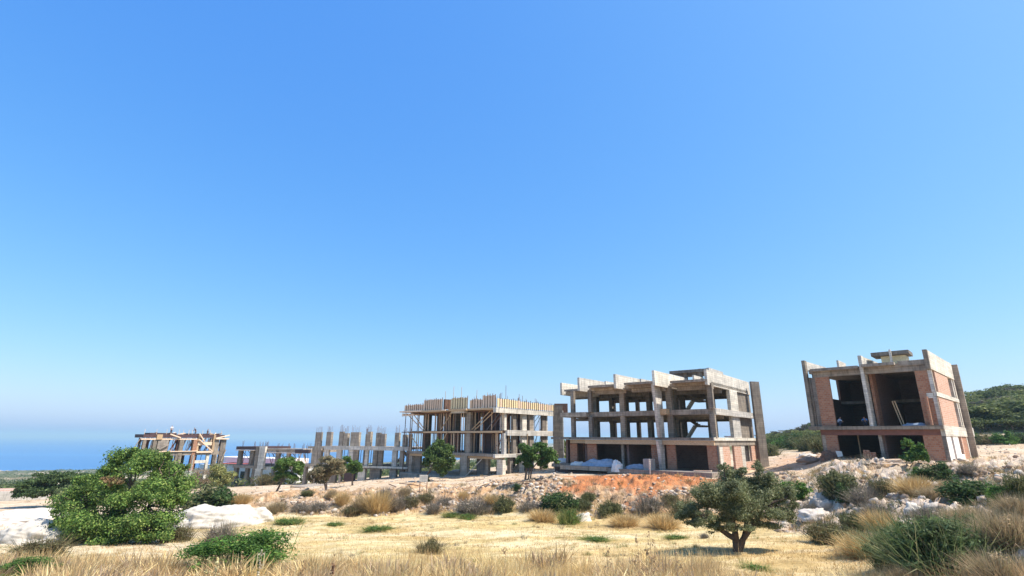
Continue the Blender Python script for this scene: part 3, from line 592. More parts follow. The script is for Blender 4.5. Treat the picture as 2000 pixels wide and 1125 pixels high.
# inner and back columns
for z0, z1 in ((.2, 2.72), (3.3, 5.95)):
    for t0, w, n0, d in ((3.9, .5, 4.8, .9), (7.9, .45, 4.8, .8), (11.6, .55, 5, .8), (14.9, .5, 5, .8), (.8, .4, 9, .5), (4.0, .5, 9.2, .6), (6.3, .65, 9.2, .4), (14.3, .5, 9.6, .7), (17.9, .6, 9.0, .8), (20.6, .4, 8.8, 1.), (1.4, .5, 14.9, .5), (5.4, .5, 14.9, .5), (9.0, .45, 14.9, .6), (11.5, .6, 14.9, .5), (16.6, .5, 14.9, .5), (20.3, .6, 14.9, .6)):
        b.box('column', E0, t0, t0+w, n0, n0+d, z0, z1, 'concrete_grey_shade')
    for u0, u1 in ((1397.5, 1403), (1435.5, 1450)):
        t0, t1 = E1.t(u0, 840), E1.t(u1, 840); b.box('column', E1, t0, t1, .15, .55, z0, z1, 'concrete_pale_sunlit' if u0 > 1400 else 'concrete')
    b.box('end_wall', E1, E1.t(1452, 840), DE+.8, .5, .8, z0, z1, 'concrete_grey_shade', 'shaded wall panel at the right end')
for n_ in (5.0, 9.6, 15.0): b.box('floor_beam', E0, .8, LE-.3, n_, n_+.35, 2.35, 2.72, 'concrete_grey_shade')

tz = E1.tz; b.part('end_fin', MB().box(Fr(E1.w(DE-.6, -.35, 0), E1.w(DE+.5, -1.0, 0)), 0, 1.35, 0, .3, -4.3, 7.5), 'concrete_grey_shade', 'tall fin wall at the right end from ground to roof')
# stairs, two storeys
for z0 in (.2, 3.3):
    st, en = E0.t(1340, 840, 7.2), E0.t(1357, 840, 7.2)
    stair(b, E0, st, en, 7.0, 8.1, z0, z0+1.5, 8, 'concrete_pale_sunlit'); b.box('stair_landing', E0, en, en+1.1, 7.0, 9.5, z0+1.28, z0+1.5, 'concrete_grey_shade')
    stair(b, E0, en, st-1.0, 8.3, 9.4, z0+1.5, z0+3.1, 8, 'concrete_grey_shade')
# ground floor: brick piers, columns, dark garages
def gp(u0, u1, mat, n0=.5, n1=.75, z0=-3.3, z1=-.6, nm='brick_pier', lb=None): return b.box(nm, E0, E0.t(u0, 880, n0), E0.t(u1, 880, n0), n0, n1, z0, z1, mat, lb)
gp(1113.5, 1127, 'brick', 1.0, 1.3); gp(1139.5, 1140.5, 'brick', 3, 3.2); gp(1147, 1165, 'brick'); gp(1213.5, 1217.5, 'concrete', .6, .9, nm='column'); gp(1272, 1289, 'brick'); gp(1302, 1319, 'brick'); gp(1381, 1400, 'brick', .3, .55); gp(1400.5, 1404, 'concrete_grey_shade', .2, .5, nm='column')
b.box('inner_wall', E0, 4.6, LE-1, 6.0, 6.25, -3.5, -.1, 'brick_shade'); b.box('inner_wall', E0, 10.6, 10.85, .9, 6, -3.5, -.1, 'brick_shade'); b.box('inner_wall', E0, 4.45, 4.7, 1.4, 6.2, -3.5, -.1, 'brick_shade'); b.box('inner_wall', E0, 1.6, 1.9, 1.3, 6, -3.5, -.1, 'brick_shade')
gs = lambda u0, u1, mat, z0=-3.9, z1=-.66, n0=.1, n1=.35, nm='brick_panel', lb=None: b.box(nm, E1, E1.t(u0, 890), E1.t(u1, 890), n0, n1, z0, z1, mat, lb)
gs(1405, 1415, 'concrete_pale_sunlit', nm='column'); gs(1415, 1428.5, 'brick_pale'); gs(1437, 1451, 'brick_pale'); gs(1451, 1457.5, 'concrete_pale_sunlit', nm='column'); gs(1457.5, 1470.5, 'brick_pale', -3.9, -2.6); gs(1457.5, 1470.5, 'dark_glass', -2.6, -.66, .4, .5, 'window_opening'); gs(1470.5, 1477, 'brick_pale'); gs(1477, 1483, 'brick', nm='column')
gs(1428.5, 1437, 'brick', n0=.8, n1=1.0)
# podium, the shaded void below drawn as dark boxes
b.box('podium', E0, 3.2, 9.6, -2.6, 1.0, -3.62, -3.16, 'concrete', 'low podium slab left of the tarpaulin'); b.box('podium', E0, 9.6, LE+.3, -2.4, 1.0, -3.8, -3.3, 'concrete'); b.box('podium', E0, .5, 3.2, -.5, 5, -3.5, -3.1, 'concrete_grey_shade'); b.box('podium_void_shade', E0, 3.4, LE, -1.9, 1.0, -4.6, -3.8, 'ply_dark_or_shade'); b.box('podium_void_shade', E0, .6, 3.3, .1, 5, -4.8, -3.5, 'ply_dark_or_shade')
b.box('floor_slab', E0, 1.5, LE-.1, .9, DE, -3.75, -3.4, 'concrete_grey_shade')

# ------------------------------------------------------------------ scaffolded building (centre)
D0 = Fr((-15.5, 88), (-1, 74.3)); D1 = Fr((-1, 74.3), (7.6, 85)); LD = D0.L; DD = D1.L
b = Bld('scaffolded_building', (-4, 82, -5.6), 'three storey concrete building under construction with timber shuttering along its roof and many props', 'building'); bD = b
b.box('ground_slab', D0, -2.5, LD+.3, -1.0, DD, -6.6, -5.45, 'concrete', 'raised ground slab')
b.box('floor_slab', D0, -1.8, LD, -.2, DD, -2.5, -2.12, 'concrete'); b.box('beam', D0, -1.6, LD-.3, .1, .5, -2.85, -2.5, 'timber')
def dquad(t0, n0, ins, k=1.):
    a = np.array(D0.w(t0, n0, 0)[:2]); c = np.array(D0.w(LD-ins, n0, 0)[:2]); v = (D1.Q-D1.P)*k; return [tuple(a), tuple(c), tuple(c+v), tuple(a+v)]
b.part('floor_slab', MB().prism(dquad(-1.8, .3, .3), .68, 1.05), 'timber_dark', 'second floor slab over rusty shuttering'); b.part('roof_slab', MB().prism(dquad(-2.2, .4, .3), 3.7, 4.05), 'timber_dark', 'roof slab over dark shuttering')
b.box('floor_band', D1, .5, DD-.6, -.25, .2, .35, 1.1, 'concrete_pale_sunlit', 'pale edge band of the second floor'); b.box('floor_band', D1, -2.0, 4.4, -.2, .2, -2.55, -2.08, 'concrete_pale_sunlit')
b.box('roof_band', D1, -2.1, DD-.9, -.35, .2, 3.38, 4.05, 'concrete_pale_sunlit', 'pale edge band of the roof')
b.box('roof_band', D0, 9.2, 12.2, -.6, .2, 3.6, 4.2, 'concrete_pale_sunlit')
# roof shuttering boards: each panel and each batten on its own
units = [(-2.9, 3.3, -.6, 4.3, 5.2), (3.3, 8.0, -1.3, 4.15, 5.75), (9.2, 13.1, -.7, 4.2, 5.8), (13.1, 17.2, -.3, 4.2, 5.45), (17.2, LD-.1, -1.6, 4.1, 5.75)]
def shutter(fr, t0, t1, n0, z0a, z1a, z0b=None, z1b=None, yel=.4, w=.55):
    k = max(1, int(round((t1-t0)/w))); z0b = z0a if z0b is None else z0b; z1b = z1a if z1b is None else z1b
    for i in range(k):
        a = t0+(t1-t0)*i/k; c = t0+(t1-t0)*(i+1)/k; f = (i+.5)/k; z0 = z0a+(z0b-z0a)*f; z1 = z1a+(z1b-z1a)*f
        b.box('shutter_or_shade_panel', fr, a+.02, c-.02, n0, n0+.05, z0+.03, z1+random.uniform(-.05, .08), 'board_yellow' if random.random() < yel else 'board_raw')
        b.box('batten', fr, c-.03, c+.03, n0-.08, n0-.005, z0-.1, z1+random.choice((.1, .15, .25, .1)), 'timber_dark')
for (t0, t1, n0, z0, z1), ye in zip(units, (0, .05, .8, .1, 0)): shutter(D0, t0, t1, n0, z0, z1, yel=ye); b.box('shutter_deck', D0, t0-.2, t1, n0-.3, .4, z0-.28, z0-.02, 'timber')
shutter(D1, -1.9, DD-1.0, -.38, 4.1, 5.25, 4.1, 4.95, yel=.6, w=.5)
b.box('shutter_end', D0, 8.2, 8.6, -1.3, 2.5, 4.2, 5.7, 'timber_dark'); b.box('shutter_end', D0, 17.1, 17.18, -1.6, .2, 4.3, 5.2, 'timber_dark')
# left corner bearers
for i in range(4): b.bar('bearer', D0.w(-2.7+i*.9, -1.1, 3.75-.03*i), D0.w(-2.7+i*.9, 2.5, 3.75-.03*i), .16, 'board_raw', .2)
b.bar('bearer', D0.w(-3.6, -1.0, 4.15), D0.w(9, -1.5, 4.05), .14, 'board_raw', .2); b.bar('bearer', D0.w(-3.0, -.9, 3.5), D0.w(.5, -1.0, 3.55), .12, 'board_raw', .2)
# starter bars over the roof
for t_, n_, h in ((1.0, .5, 1.5), (3.4, .5, 1.2), (4.2, .5, 1.6), (7.1, 0, 2.9), (9.3, -.3, 3.5), (11.2, -.4, 3.3), (14.0, .2, 2.7), (16.3, .2, 2.2)):
    b.tube('starter_bar', D0.w(t_, n_, 4.2), D0.w(t_+random.uniform(-.1, .15), n_, 4.2+h), .035, 'timber' if h > 2 else 'rust')
for t_, h in ((1.1, 3.2), (4.0, 1.6), (4.2, 2.2), (5.0, 2.0), (8.2, 1.8), (2.5, 1.4)): b.tube('starter_bar', D1.w(t_, .6, 4.1), D1.w(t_, .6, 4.1+h), .03)
for t_, n_ in ((3.8, 1.5), (6.2, 1.5), (9.8, 1.2), (12, 1.5), (15, 1.5), (18.5, .3), (17.8, .5)): b.rebar([D0.w(t_+dx*.12, n_, 0)[:2] for dx in range(6)], 4.2, 1.9)
for t_ in (1.5, 4.3, 6.0, 8.9): b.rebar([D1.w(t_+dx*.12, .9, 0)[:2] for dx in range(5)], 4.1, 1.7)
# main columns
for z0, z1 in ((-2.1, .68), (1.05, 3.7)):
    b.box('column', D0, 12.0, 12.95, .05, .5, z0, z1, 'concrete', 'front column, the widest'); b.box('column', D0, LD-.6, LD-.05, .15, .6, z0, z1, 'concrete_pale_sunlit')
    b.box('inner_wall', D0, 13.3, 16.2, 2.5, 2.75, z0, z1, 'concrete_grey_shade')
    for t_, n_, w, d in ((.4, 1.0, .5, .9), (2.6, 2.2, .6, .6), (4.6, 2.2, .7, .5), (7.4, 1.6, .5, .8), (10.2, 3., .8, .5), (18.4, 3.2, .6, .6), (-1.2, 3, .4, .6), (1.8, 7, .6, .6), (6.0, 7, .8, .5), (9.5, 7, .7, .6), (13.0, 7, 1.0, .4), (17., 7, .8, .5), (3.0, 12.6, .8, .4), (8, 12.6, .9, .4), (12, 12.6, .8, .4), (16.2, 12.6, .9, .4)):
        b.box('column', D0, t_, t_+w, n_, n_+d, z0, z1, 'concrete_grey_shade')
    for u0, u1, m in ((1003, 1009, 'concrete_grey_shade'), (1021, 1030, 'concrete_pale_sunlit'), (1036, 1044, 'concrete'), (1061, 1068.5, 'concrete_grey_shade'), (1069, 1071, 'concrete_pale_sunlit')):
        b.box('column', D1, D1.t(u0, 865), D1.t(u1, 865), .1, .5, z0, z1, m)
for u0, u1, n_, m in ((797, 804, .2, 'concrete'), (804.5, 820, .6, 'concrete_grey_shade')): b.box('column', D0, D0.t(u0, 910, n_), D0.t(u1, 910, n_), n_, n_+.4, -5.45, -2.5, m)
b.box('column', D0, 11.2, 12.6, -.1, .5, -5.45, -2.5, 'concrete', 'front column, the widest'); b.box('inner_wall', D0, 13.3, 15.2, 1.2, 1.5, -5.45, -2.5, 'concrete_grey_shade'); b.box('column', D0, 15.3, 15.9, 1.0, 1.5, -5.45, -2.5, 'concrete')
b.box('column', D0, LD-1.1, LD+.05, -.2, .4, -5.6, -2.85, 'concrete_pale_sunlit', 'pale corner column')
for t_, n_ in ((9.6, 6), (14.5, 7), (17.4, 7), (18.9, 6), (3, 7), (6.5, 8)): b.box('column', D0, t_, t_+.7, n_, n_+.5, -5.45, -2.5, 'concrete_grey_shade')
for u0, u1, m in ((997, 1003, 'concrete_grey_shade'), (1020, 1025, 'concrete_pale_sunlit'), (1036, 1044, 'concrete_pale_sunlit'), (1060, 1068.5, 'concrete_grey_shade'), (1069, 1072, 'concrete_pale_sunlit')): b.box('column', D1, D1.t(u0, 910), D1.t(u1, 910), .1, .6, -5.45, -2.5, m)
fw = Fr(D1.w(DD-2.1, -.3, 0), (D1.w(DD-2.1, -.3, 0)[0]+1.55, D1.w(DD-2.1, -.3, 0)[1]-.25))
b.box('end_wall', fw, 0, 1.5, 0, .35, -5.7, 5.0, 'concrete_grey_shade', 'tall blank wall blade at the right end'); b.box('shutter_end', fw, .2, 2.3, .4, .9, 3.9, 5.3, 'timber_dark', 'dark shutter box on top of the wall blade')
b.box('end_wall_edge', fw, 1.5, 1.62, .0, .35, -5.7, 4.2, 'concrete_pale_sunlit')
# dark sheets added inside both storeys to stand in for deep shade
for z0, z1 in ((-2.1, .66), (1.08, 3.68)):
    for t_, w_, n_ in ((.9, 1.3, 5), (3.4, .9, 4.2), (5.6, 1.2, 5.5), (8.2, 1.5, 4.5), (10.4, .9, 3.5), (13.3, 2.9, 2.2), (16.6, .9, 5.), (18.2, .8, 4.2)): b.box('shutter_or_shade_panel', D0, t_, t_+w_, n_, n_+.12, z0, z1, 'ply_dark_or_shade')
    for t_, w_, n_ in ((1.2, .8, 2.4), (3.1, .9, 3.), (6.2, .7, 3.)): b.box('shutter_or_shade_panel', D1, t_, t_+w_, n_, n_+.12, z0, z1, 'ply_dark_or_shade')
# props
for z0, z1 in ((-2.1, .66), (1.08, 3.68)):
    for i in range(76):
        t_ = -2.4+i*.295+random.uniform(-.18, .18); n_ = random.choice((.15, .4, .7, 1.4, 2.2, 3.4, 5.)); ln = random.uniform(-.06, .06)
        if 11.9 < t_ < 13 and n_ < .6: n_ = 1.4
        b.tube('prop', D0.w(t_, n_, z0), D0.w(t_+ln, n_, z1), .055 if n_ > 1 else .06, random.choice(('rust', 'timber', 'board_raw')) if n_ < 1 else random.choice(('rust', 'rust', 'prop_blue', 'timber')))
    for i in range(24):
        t_ = -.2+i*.5+random.uniform(-.2, .2)
        b.tube('prop', D1.w(t_, random.choice((.3, 1, 2, 3)), z0), D1.w(t_+random.uniform(-.1, .1), .4, z1), .04, random.choice(('rust', 'prop_blue', 'timber')))
for u_ in (791, 801): t_ = D0.t(u_, 840, -.4); b.tube('scaffold_pole', D0.w(t_, -.4, -5.3), D0.w(t_, -.4, 4.1), .06, 'timber_dark')
for a, c in (((9.2, 3.75), (6.0, 1.1)), ((17.6, 3.75), (13.3, 1.2)), ((18.5, 3.7), (13.8, 1.05)), ((-2.0, 3.6), (1.6, 1.1)), ((-.6, 3.7), (2.2, 1.1)), ((-1.9, 1.0), (1.2, -1.9)), ((8.3, .9), (6.8, -.4))):
    b.bar('brace', D0.w(a[0], -.35, a[1]), D0.w(c[0], .1, c[1]), .1, 'timber')
b.bar('brace', D0.w(15.8, -.2, -2.9), D0.w(12.7, -1.2, -5.9), .09, 'concrete_pale_sunlit'); b.bar('ledger', D0.w(-3.2, -.6, .85), D0.w(2, -.3, .85), .12, 'timber_dark'); b.box('shutter_deck', D0, -1.7, LD-.4, -.1, .3, .72, .98, 'timber')
stair(b, D1, 3.6, 6.6, 1.5, 2.6, -5.4, -3.6, 9, 'concrete_pale_sunlit'); stair(b, D1, 3.2, 6.0, 2.0, 3.2, -2.0, -.3, 8, 'concrete_pale_sunlit')

# ------------------------------------------------------------------ frame with stub columns (centre left)
Cp = at(640, 870, 96); Cq = at(801, 874, 91.5); C0 = Fr(Cp, Cq); LC = C0.L
b = Bld('stub_column_frame', (-25, 95, -8), 'low two storey concrete frame with a row of bare stub columns and starter bars on top', 'building')
n9 = lambda u, v=870, n=0: C0.t(u, v, n)
b.box('floor_slab', C0, n9(600), LC+.2, .25, 11, -1.95, -1.62, 'concrete'); b.box('floor_band', C0, n9(634), LC+.2, -.12, .2, -2.15, -1.5, 'concrete_pale_sunlit', 'long sunlit floor edge'); b.box('floor_band', C0, n9(606), n9(633.5), 1.0, 1.3, -2.2, -1.6, 'concrete_grey_shade')
b.box('floor_slab', C0, n9(708, 912), n9(799, 912), -.5, 9, -5.15, -4.72, 'concrete_grey_shade'); b.box('floor_band', C0, n9(708, 912), n9(799, 912), -.56, -.5, -5.0, -4.70, 'concrete_pale_sunlit')
b.box('floor_slab', C0, n9(588, 903), n9(628, 903), -.5, 8, -5.0, -4.6, 'concrete')
for u0, u1, vt, m in ((612.5, 624.5, 844, 'concrete'), (634, 643, 843.5, 'concrete'), (659, 666.5, 843, 'concrete'), (667.8, 675.5, 846, 'concrete'), (681.5, 698, 844, 'concrete'), (714, 721, 843, 'concrete'), (711, 714, 848, 'concrete_grey_shade'), (731.5, 740, 845, 'concrete'), (741, 749.5, 847, 'concrete'), (768.5, 777, 845, 'concrete'), (784, 791, 849, 'concrete'), (796, 801.5, 848, 'concrete_grey_shade')):
    t0, t1 = n9(u0), n9(u1); zt = C0.tz(u0, vt)[1]; b.box('stub_column', C0, t0, t1, .25, .6+random.random()*.5, -1.6, zt, m)
    b.rebar([C0.w(t0+(t1-t0)*f, .3+.2*random.random(), 0)[:2] for f in np.linspace(.05, .95, 6)], zt, 1.15)
for u0, u1, m in ((609, 620, 'concrete'), (620.5, 627, 'concrete'), (632, 640, 'concrete_pale_sunlit'), (656, 665, 'concrete_pale_sunlit'), (680, 688.5, 'concrete_pale_sunlit'), (689, 698, 'concrete_grey_shade'), (708.5, 711.5, 'concrete_grey_shade'), (712, 717.5, 'concrete_pale_sunlit'), (727.5, 736, 'concrete_grey_shade'), (737.5, 746, 'concrete_grey_shade'), (765, 774, 'concrete_pale_sunlit'), (780, 787, 'concrete'), (793, 798, 'concrete_grey_shade'), (798.5, 801, 'concrete_pale_sunlit')):
    b.box('column', C0, n9(u0, 890), n9(u1, 890), .1 if u0 > 630 else -.1, .6, -4.7, -1.95, m)  # lit and shaded column faces carry pale and grey colours
for u0, u1, m in ((700, 713.5, 'concrete_pale_sunlit'), (723, 742.5, 'concrete_grey_shade'), (761.5, 774, 'concrete'), (780, 789, 'concrete_grey_shade'), (792, 797, 'concrete'), (612, 616, 'concrete'), (593, 598, 'concrete'), (645, 656, 'concrete_grey_shade'), (663, 667, 'concrete'), (673, 692, 'ply_dark_or_shade')):
    b.box('column', C0, n9(u0, 925), n9(u1, 925), -.2, .5, -8.6, -5.1, m)
for i in range(10): b.tube('prop', C0.w(.8+i*.7, 2+i % 3, -4.7), C0.w(.9+i*.7, 2+i % 3, -1.95), .05, 'rust')
stair(b, C0, n9(745, 900), n9(768, 900), 3, 4.2, -4.7, -3.2, 8, 'concrete_pale_sunlit'); stair(b, C0, n9(772, 890), n9(752, 890), 4.4, 5.4, -3.2, -1.7, 8, 'concrete'); stair(b, C0, n9(764, 920), n9(780, 920), 2, 3, -7.6, -6.2, 7, 'concrete_pale_sunlit')
# low platform left of it
Pl = Fr(at(572, 940, 84), at(652, 946, 82)); bp = Bld('concrete_platform', (-32, 84, -8), 'low flat concrete platform on dark rubble in front of the stub column frame', 'platform')
bp.box('platform_slab', Pl, 0, Pl.L, -.5, 6, -7.55, -7.2, 'concrete'); bp.box('platform_base', Pl, .8, Pl.L-.8, .1, 5.5, -8.6, -7.55, 'ply_dark_or_shade')

# ------------------------------------------------------------------ low shuttered frame (left of centre)
B0 = Fr(at(461, 878, 111), at(604, 880, 103)); b = Bld('propped_frame', (-53, 108, -9.6), 'two storey concrete frame with props and dark shuttered roof edge above a white house', 'building')
m9 = lambda u, v=880, n=0: B0.t(u, v, n); LB = B0.L
tc0 = m9(499)
b.box('roof_slab', B0, 0, tc0, 0, 9, -2.55, -1.95, 'ply_dark_or_shade', 'dark shuttered roof edge'); b.box('roof_slab', B0, tc0, LB, .4, 9, -2.9, -2.35, 'concrete'); b.box('shutter_end', B0, m9(577), LB, -.1, .3, -3.0, -2.35, 'ply_dark_or_shade'); b.box('ledger', B0, m9(503), LB-2, .0, .2, -3.1, -2.95, 'board_raw'); b.box('ledger', B0, 0, tc0, -.1, .1, -2.75, -2.6, 'board_raw')
b.box('roof_rim', B0, m9(505), m9(590), .25, .39, -2.4, -2.2, 'concrete_pale_sunlit')
b.box('floor_slab', B0, -.5, tc0, .2, 9, -6.1, -5.55, 'concrete'); b.box('floor_slab', B0, tc0, m9(545), .5, 9, -6.3, -5.7, 'concrete_pale_sunlit')
for z0, z1, uu in ((-5.55, -2.6, ((461, 467, 'concrete_grey_shade'), (484, 491, 'concrete_grey_shade'), (535, 541, 'concrete_grey_shade'), (556, 561, 'concrete'))), (-9.6, -6.1, ((457, 463.5, 'concrete_grey_shade'), (479, 484.5, 'concrete_grey_shade'), (530, 534, 'concrete')))):
    for u0, u1, m in uu: b.box('column', B0, m9(u0, 890), m9(u1, 890), .4, 1.0, z0, z1, m)
for z0, z1, uo in ((-6.1, -1.9, 0), (-9.8, -6.1, -3)):
    b.box('column', B0, m9(499+uo*.7, 895), m9(505+uo, 895), -.2, .3, z0, z1, 'concrete_grey_shade'); b.box('column', B0, m9(505.3+uo, 895), m9(517+uo, 895), -.15, .3, z0, z1, 'concrete_pale_sunlit', 'broad sunlit corner column')  # shaded and sunlit faces of one column, each coloured for its light
for i in range(30):
    t_ = .8+i*(LB-1)/30+random.uniform(-.15, .15)
    if abs(t_-m9(507)) > 1.2: b.tube('prop', B0.w(t_, random.choice((.3, 1, 2, 4)), -5.6), B0.w(t_+random.uniform(-.1, .1), .6, -2.7), .05, random.choice(('rust', 'prop_blue', 'timber_dark')))
b.bar('brace', B0.w(m9(588), .2, -3.0), B0.w(m9(578), .2, -5.2), .12, 'board_raw'); b.bar('brace', B0.w(m9(592), .2, -3.1), B0.w(m9(600), .2, -5.4), .12, 'board_raw')
for u_, k in ((468, 3), (491, 4), (502, 3), (507, 3), (512, 6), (516, 4), (537, 4), (545, 3), (558, 5), (569, 4), (586, 5), (594, 5), (601, 3)): b.rebar([B0.w(m9(u_)+dx*.13, .5, 0)[:2] for dx in range(k)], -2.0 if u_ < 520 else -2.35, 1.15)

# ------------------------------------------------------------------ far left shuttered house with workers
A0 = Fr(at(272, 850, 107), at(444, 852, 122)); b = Bld('far_left_frame', (-66, 116, -10), 'leftmost concrete frame with raw timber braces and workers on its dark shuttered roof', 'building')
a9 = lambda u, v=860, n=0: A0.t(u, v, n); LA = A0.L
b.box('roof_slab', A0, .9, LA-.4, .3, 4, -.35, .3, 'ply_dark_or_shade', 'dark shuttered roof'); b.box('roof_rim', A0, a9(297), a9(350), 1.5, 4, .3, .6, 'ply_dark_or_shade'); b.box('roof_slab', A0, a9(305), a9(316), -.1, .3, -.7, .3, 'timber'); b.box('roof_rim', A0, a9(374), LA-.8, 2, 4, .3, .55, 'ply_dark_or_shade')
b.box('ledger', A0, .5, a9(385), .05, .25, -.75, -.5, 'board_raw'); b.box('floor_slab', A0, a9(300, 880), a9(440, 880), .2, 6, -3.9, -3.15, 'concrete'); b.box('ledger', A0, a9(310, 878), a9(385, 880), -.1, .1, -3.15, -3.0, 'board_raw')
for u0, u1, z0, z1, m in ((277, 283, -3.2, -.5, 'concrete_grey_shade'), (297, 304, -3.2, -.5, 'concrete_grey_shade'), (306, 327, -3.4, -.5, 'concrete'), (349, 357, -7, -.5, 'concrete_grey_shade'), (376, 384, -7, -.5, 'brick'), (384, 387, -3.3, .3, 'timber'), (414, 418, -3.3, .3, 'timber'), (418, 426, -7, -.5, 'concrete'), (430, 440, -6.5, -.5, 'concrete_grey_shade'),
                         (377, 381.5, -10.2, -3.9, 'concrete_pale_sunlit'), (406, 411, -10.2, -3.9, 'concrete_pale_sunlit'), (310, 320, -10, -3.9, 'concrete'), (345, 355, -10, -3.9, 'concrete_grey_shade'), (418, 424, -10, -3.9, 'concrete_grey_shade')):
    b.box('column', A0, a9(u0, 880), a9(u1, 880), .1, .6, z0, z1, m)
b.box('cross_beam', A0, a9(381, 900), a9(407, 900), .15, .5, -5.6, -5.0, 'concrete_pale_sunlit'); b.box('cross_beam', A0, a9(380, 914), a9(406, 914), .15, .5, -7.3, -7.0, 'concrete'); b.box('cross_beam', A0, a9(387, 866), a9(414, 866), .0, .3, -1.9, -1.2, 'board_raw'); b.box('cross_beam', A0, a9(383, 881), a9(414, 881), -.3, 0, -3.45, -3.1, 'board_raw')
for p, q in (((388, 858), (413, 881)), ((332, 848), (352, 855)), ((389, 847), (398, 862)), ((421, 856), (447, 850)), ((421, 857), (446, 857)), ((310, 878), (328, 868)), ((308, 892), (332, 879)), ((440, 878), (430, 900))):
    (ta, za), (tb, zb) = A0.tz(*p), A0.tz(*q); b.bar('brace', A0.w(ta, -.2, za), A0.w(tb, -.25, zb), .22, 'board_raw' if p[0] > 320 and p[0] != 440 else 'concrete')
for u0, u1 in ((284, 289), (298, 305), (329, 336), (338, 343), (358, 368), (424, 430), (389, 395), (399, 408)): b.box('shutter_or_shade_panel', A0, a9(u0, 865), a9(u1, 865), 3, 3.15, -3.15, -.4, 'ply_dark_or_shade')  # dark sheets added behind the frame for its shaded interior
for u0, u1 in ((338, 352), (362, 374), (385, 398)): b.box('shutter_or_shade_panel', A0, a9(u0, 895), a9(u1, 895), 3, 3.15, -7.0, -3.9, 'ply_dark_or_shade')  # lower storey: more dark sheets standing in for interior shade
for i in range(54):
    t_ = .3+i*(LA-1)/54+random.uniform(-.2, .2); b.tube('prop', A0.w(t_, random.choice((.4, .7, 2, 3)), -3.3), A0.w(t_+.25, .6, -.4), .08, random.choice(('prop_blue', 'rust', 'board_raw')))
for i in range(16): t_ = random.uniform(1, LA-1); b.bar('loose_timber', A0.w(t_, .6+random.random()*4, .34), A0.w(t_+random.uniform(.8, 2), 1+random.random()*4, .42+random.random()*.35), .12, random.choice(('board_raw', 'timber', 'ply_dark_or_shade')))
for t_ in [q_ for q_ in (1, 3.2, 5.1, 12.4, 14, 18.3, 20, 23, 7.5, 8.4, 9.5, 10.2, 16.5, 22, 24) if q_ < LA-1.2]: b.tube('starter_bar', A0.w(t_, .3, .3), A0.w(t_, .3, 1.3), .04, 'board_raw')
for i in range(9): t_ = a9(335+i*11, 890); b.tube('prop', A0.w(t_, 2, -7.5), A0.w(t_+.2, 2, -3.8), .05, 'prop_blue')
rA = A0

# white house below and behind
H0 = Fr(at(428, 905, 138), at(585, 906, 126)); b = Bld('white_house', (-62, 136, -11), 'long low white house with dark windows seen through the frames on the left', 'building')
b.box('wall', H0, 0, H0.L*.99, 0, 8, -11.2, -6.6, 'white_paint'); b.box('roof_edge', H0, -.6, H0.L*.99+.4, -.5, 8.4, -6.6, -6.48, 'red_paint'); b.box('upper_wall', H0, -4, H0.L*.8, 2, 8, -6.35, -5.1, 'white_paint')
for k, (u0, u1, z0, z1) in enumerate(((472, 480, -9.9, -8.2), (486, 490, -9.9, -7.6), (512, 526, -9.4, -8.6), (540, 546, -9.6, -8.2))): b.box('window', H0, H0.t(u0, 910), H0.t(u1, 910), -.06, .1, z0, z1, 'dark_glass')
b.box('porch_wall', H0, -6, 3, -.9, 0, -9.0, -6.9, 'white_paint')
# far houses by the skyline
for k, (u_, v_, Y, w, h, lb) in enumerate(((1500, 851, 330, 9, 3.6, 'tiny pale house with a red roof right of the tall frame'), (1547, 842, 300, 7, 3, 'small pale house half hidden on the wooded rise'), (1520, 849, 420, 10, 4, 'distant flat roofed house on the skyline'), (1440, 853, 420, 14, 4, 'distant pale houses seen through the frame'), (1117, 868, 210, 6, 4, 'pale rubble wall beyond the trees between the two middle buildings'))):
    p = at(u_, v_, Y); fr = Fr((p[0]-w/2, Y), (p[0]+w/2, Y+1)); hb = Bld('distant_house', (p[0], Y, p[2]-h), lb, 'house')
    hb.box('wall', fr, 0, w, 0, 6, p[2]-h, p[2], 'white_paint'); hb.box('roof', fr, -.4, w+.4, -.4, 6.4, p[2], p[2]+.5, 'red_paint' if k in (0, 3) else 'concrete_pale_sunlit')
    for q in (.25, .6): hb.box('window', fr, w*q, w*q+1, -.05, .1, p[2]-h*.6, p[2]-h*.25, 'dark_glass')

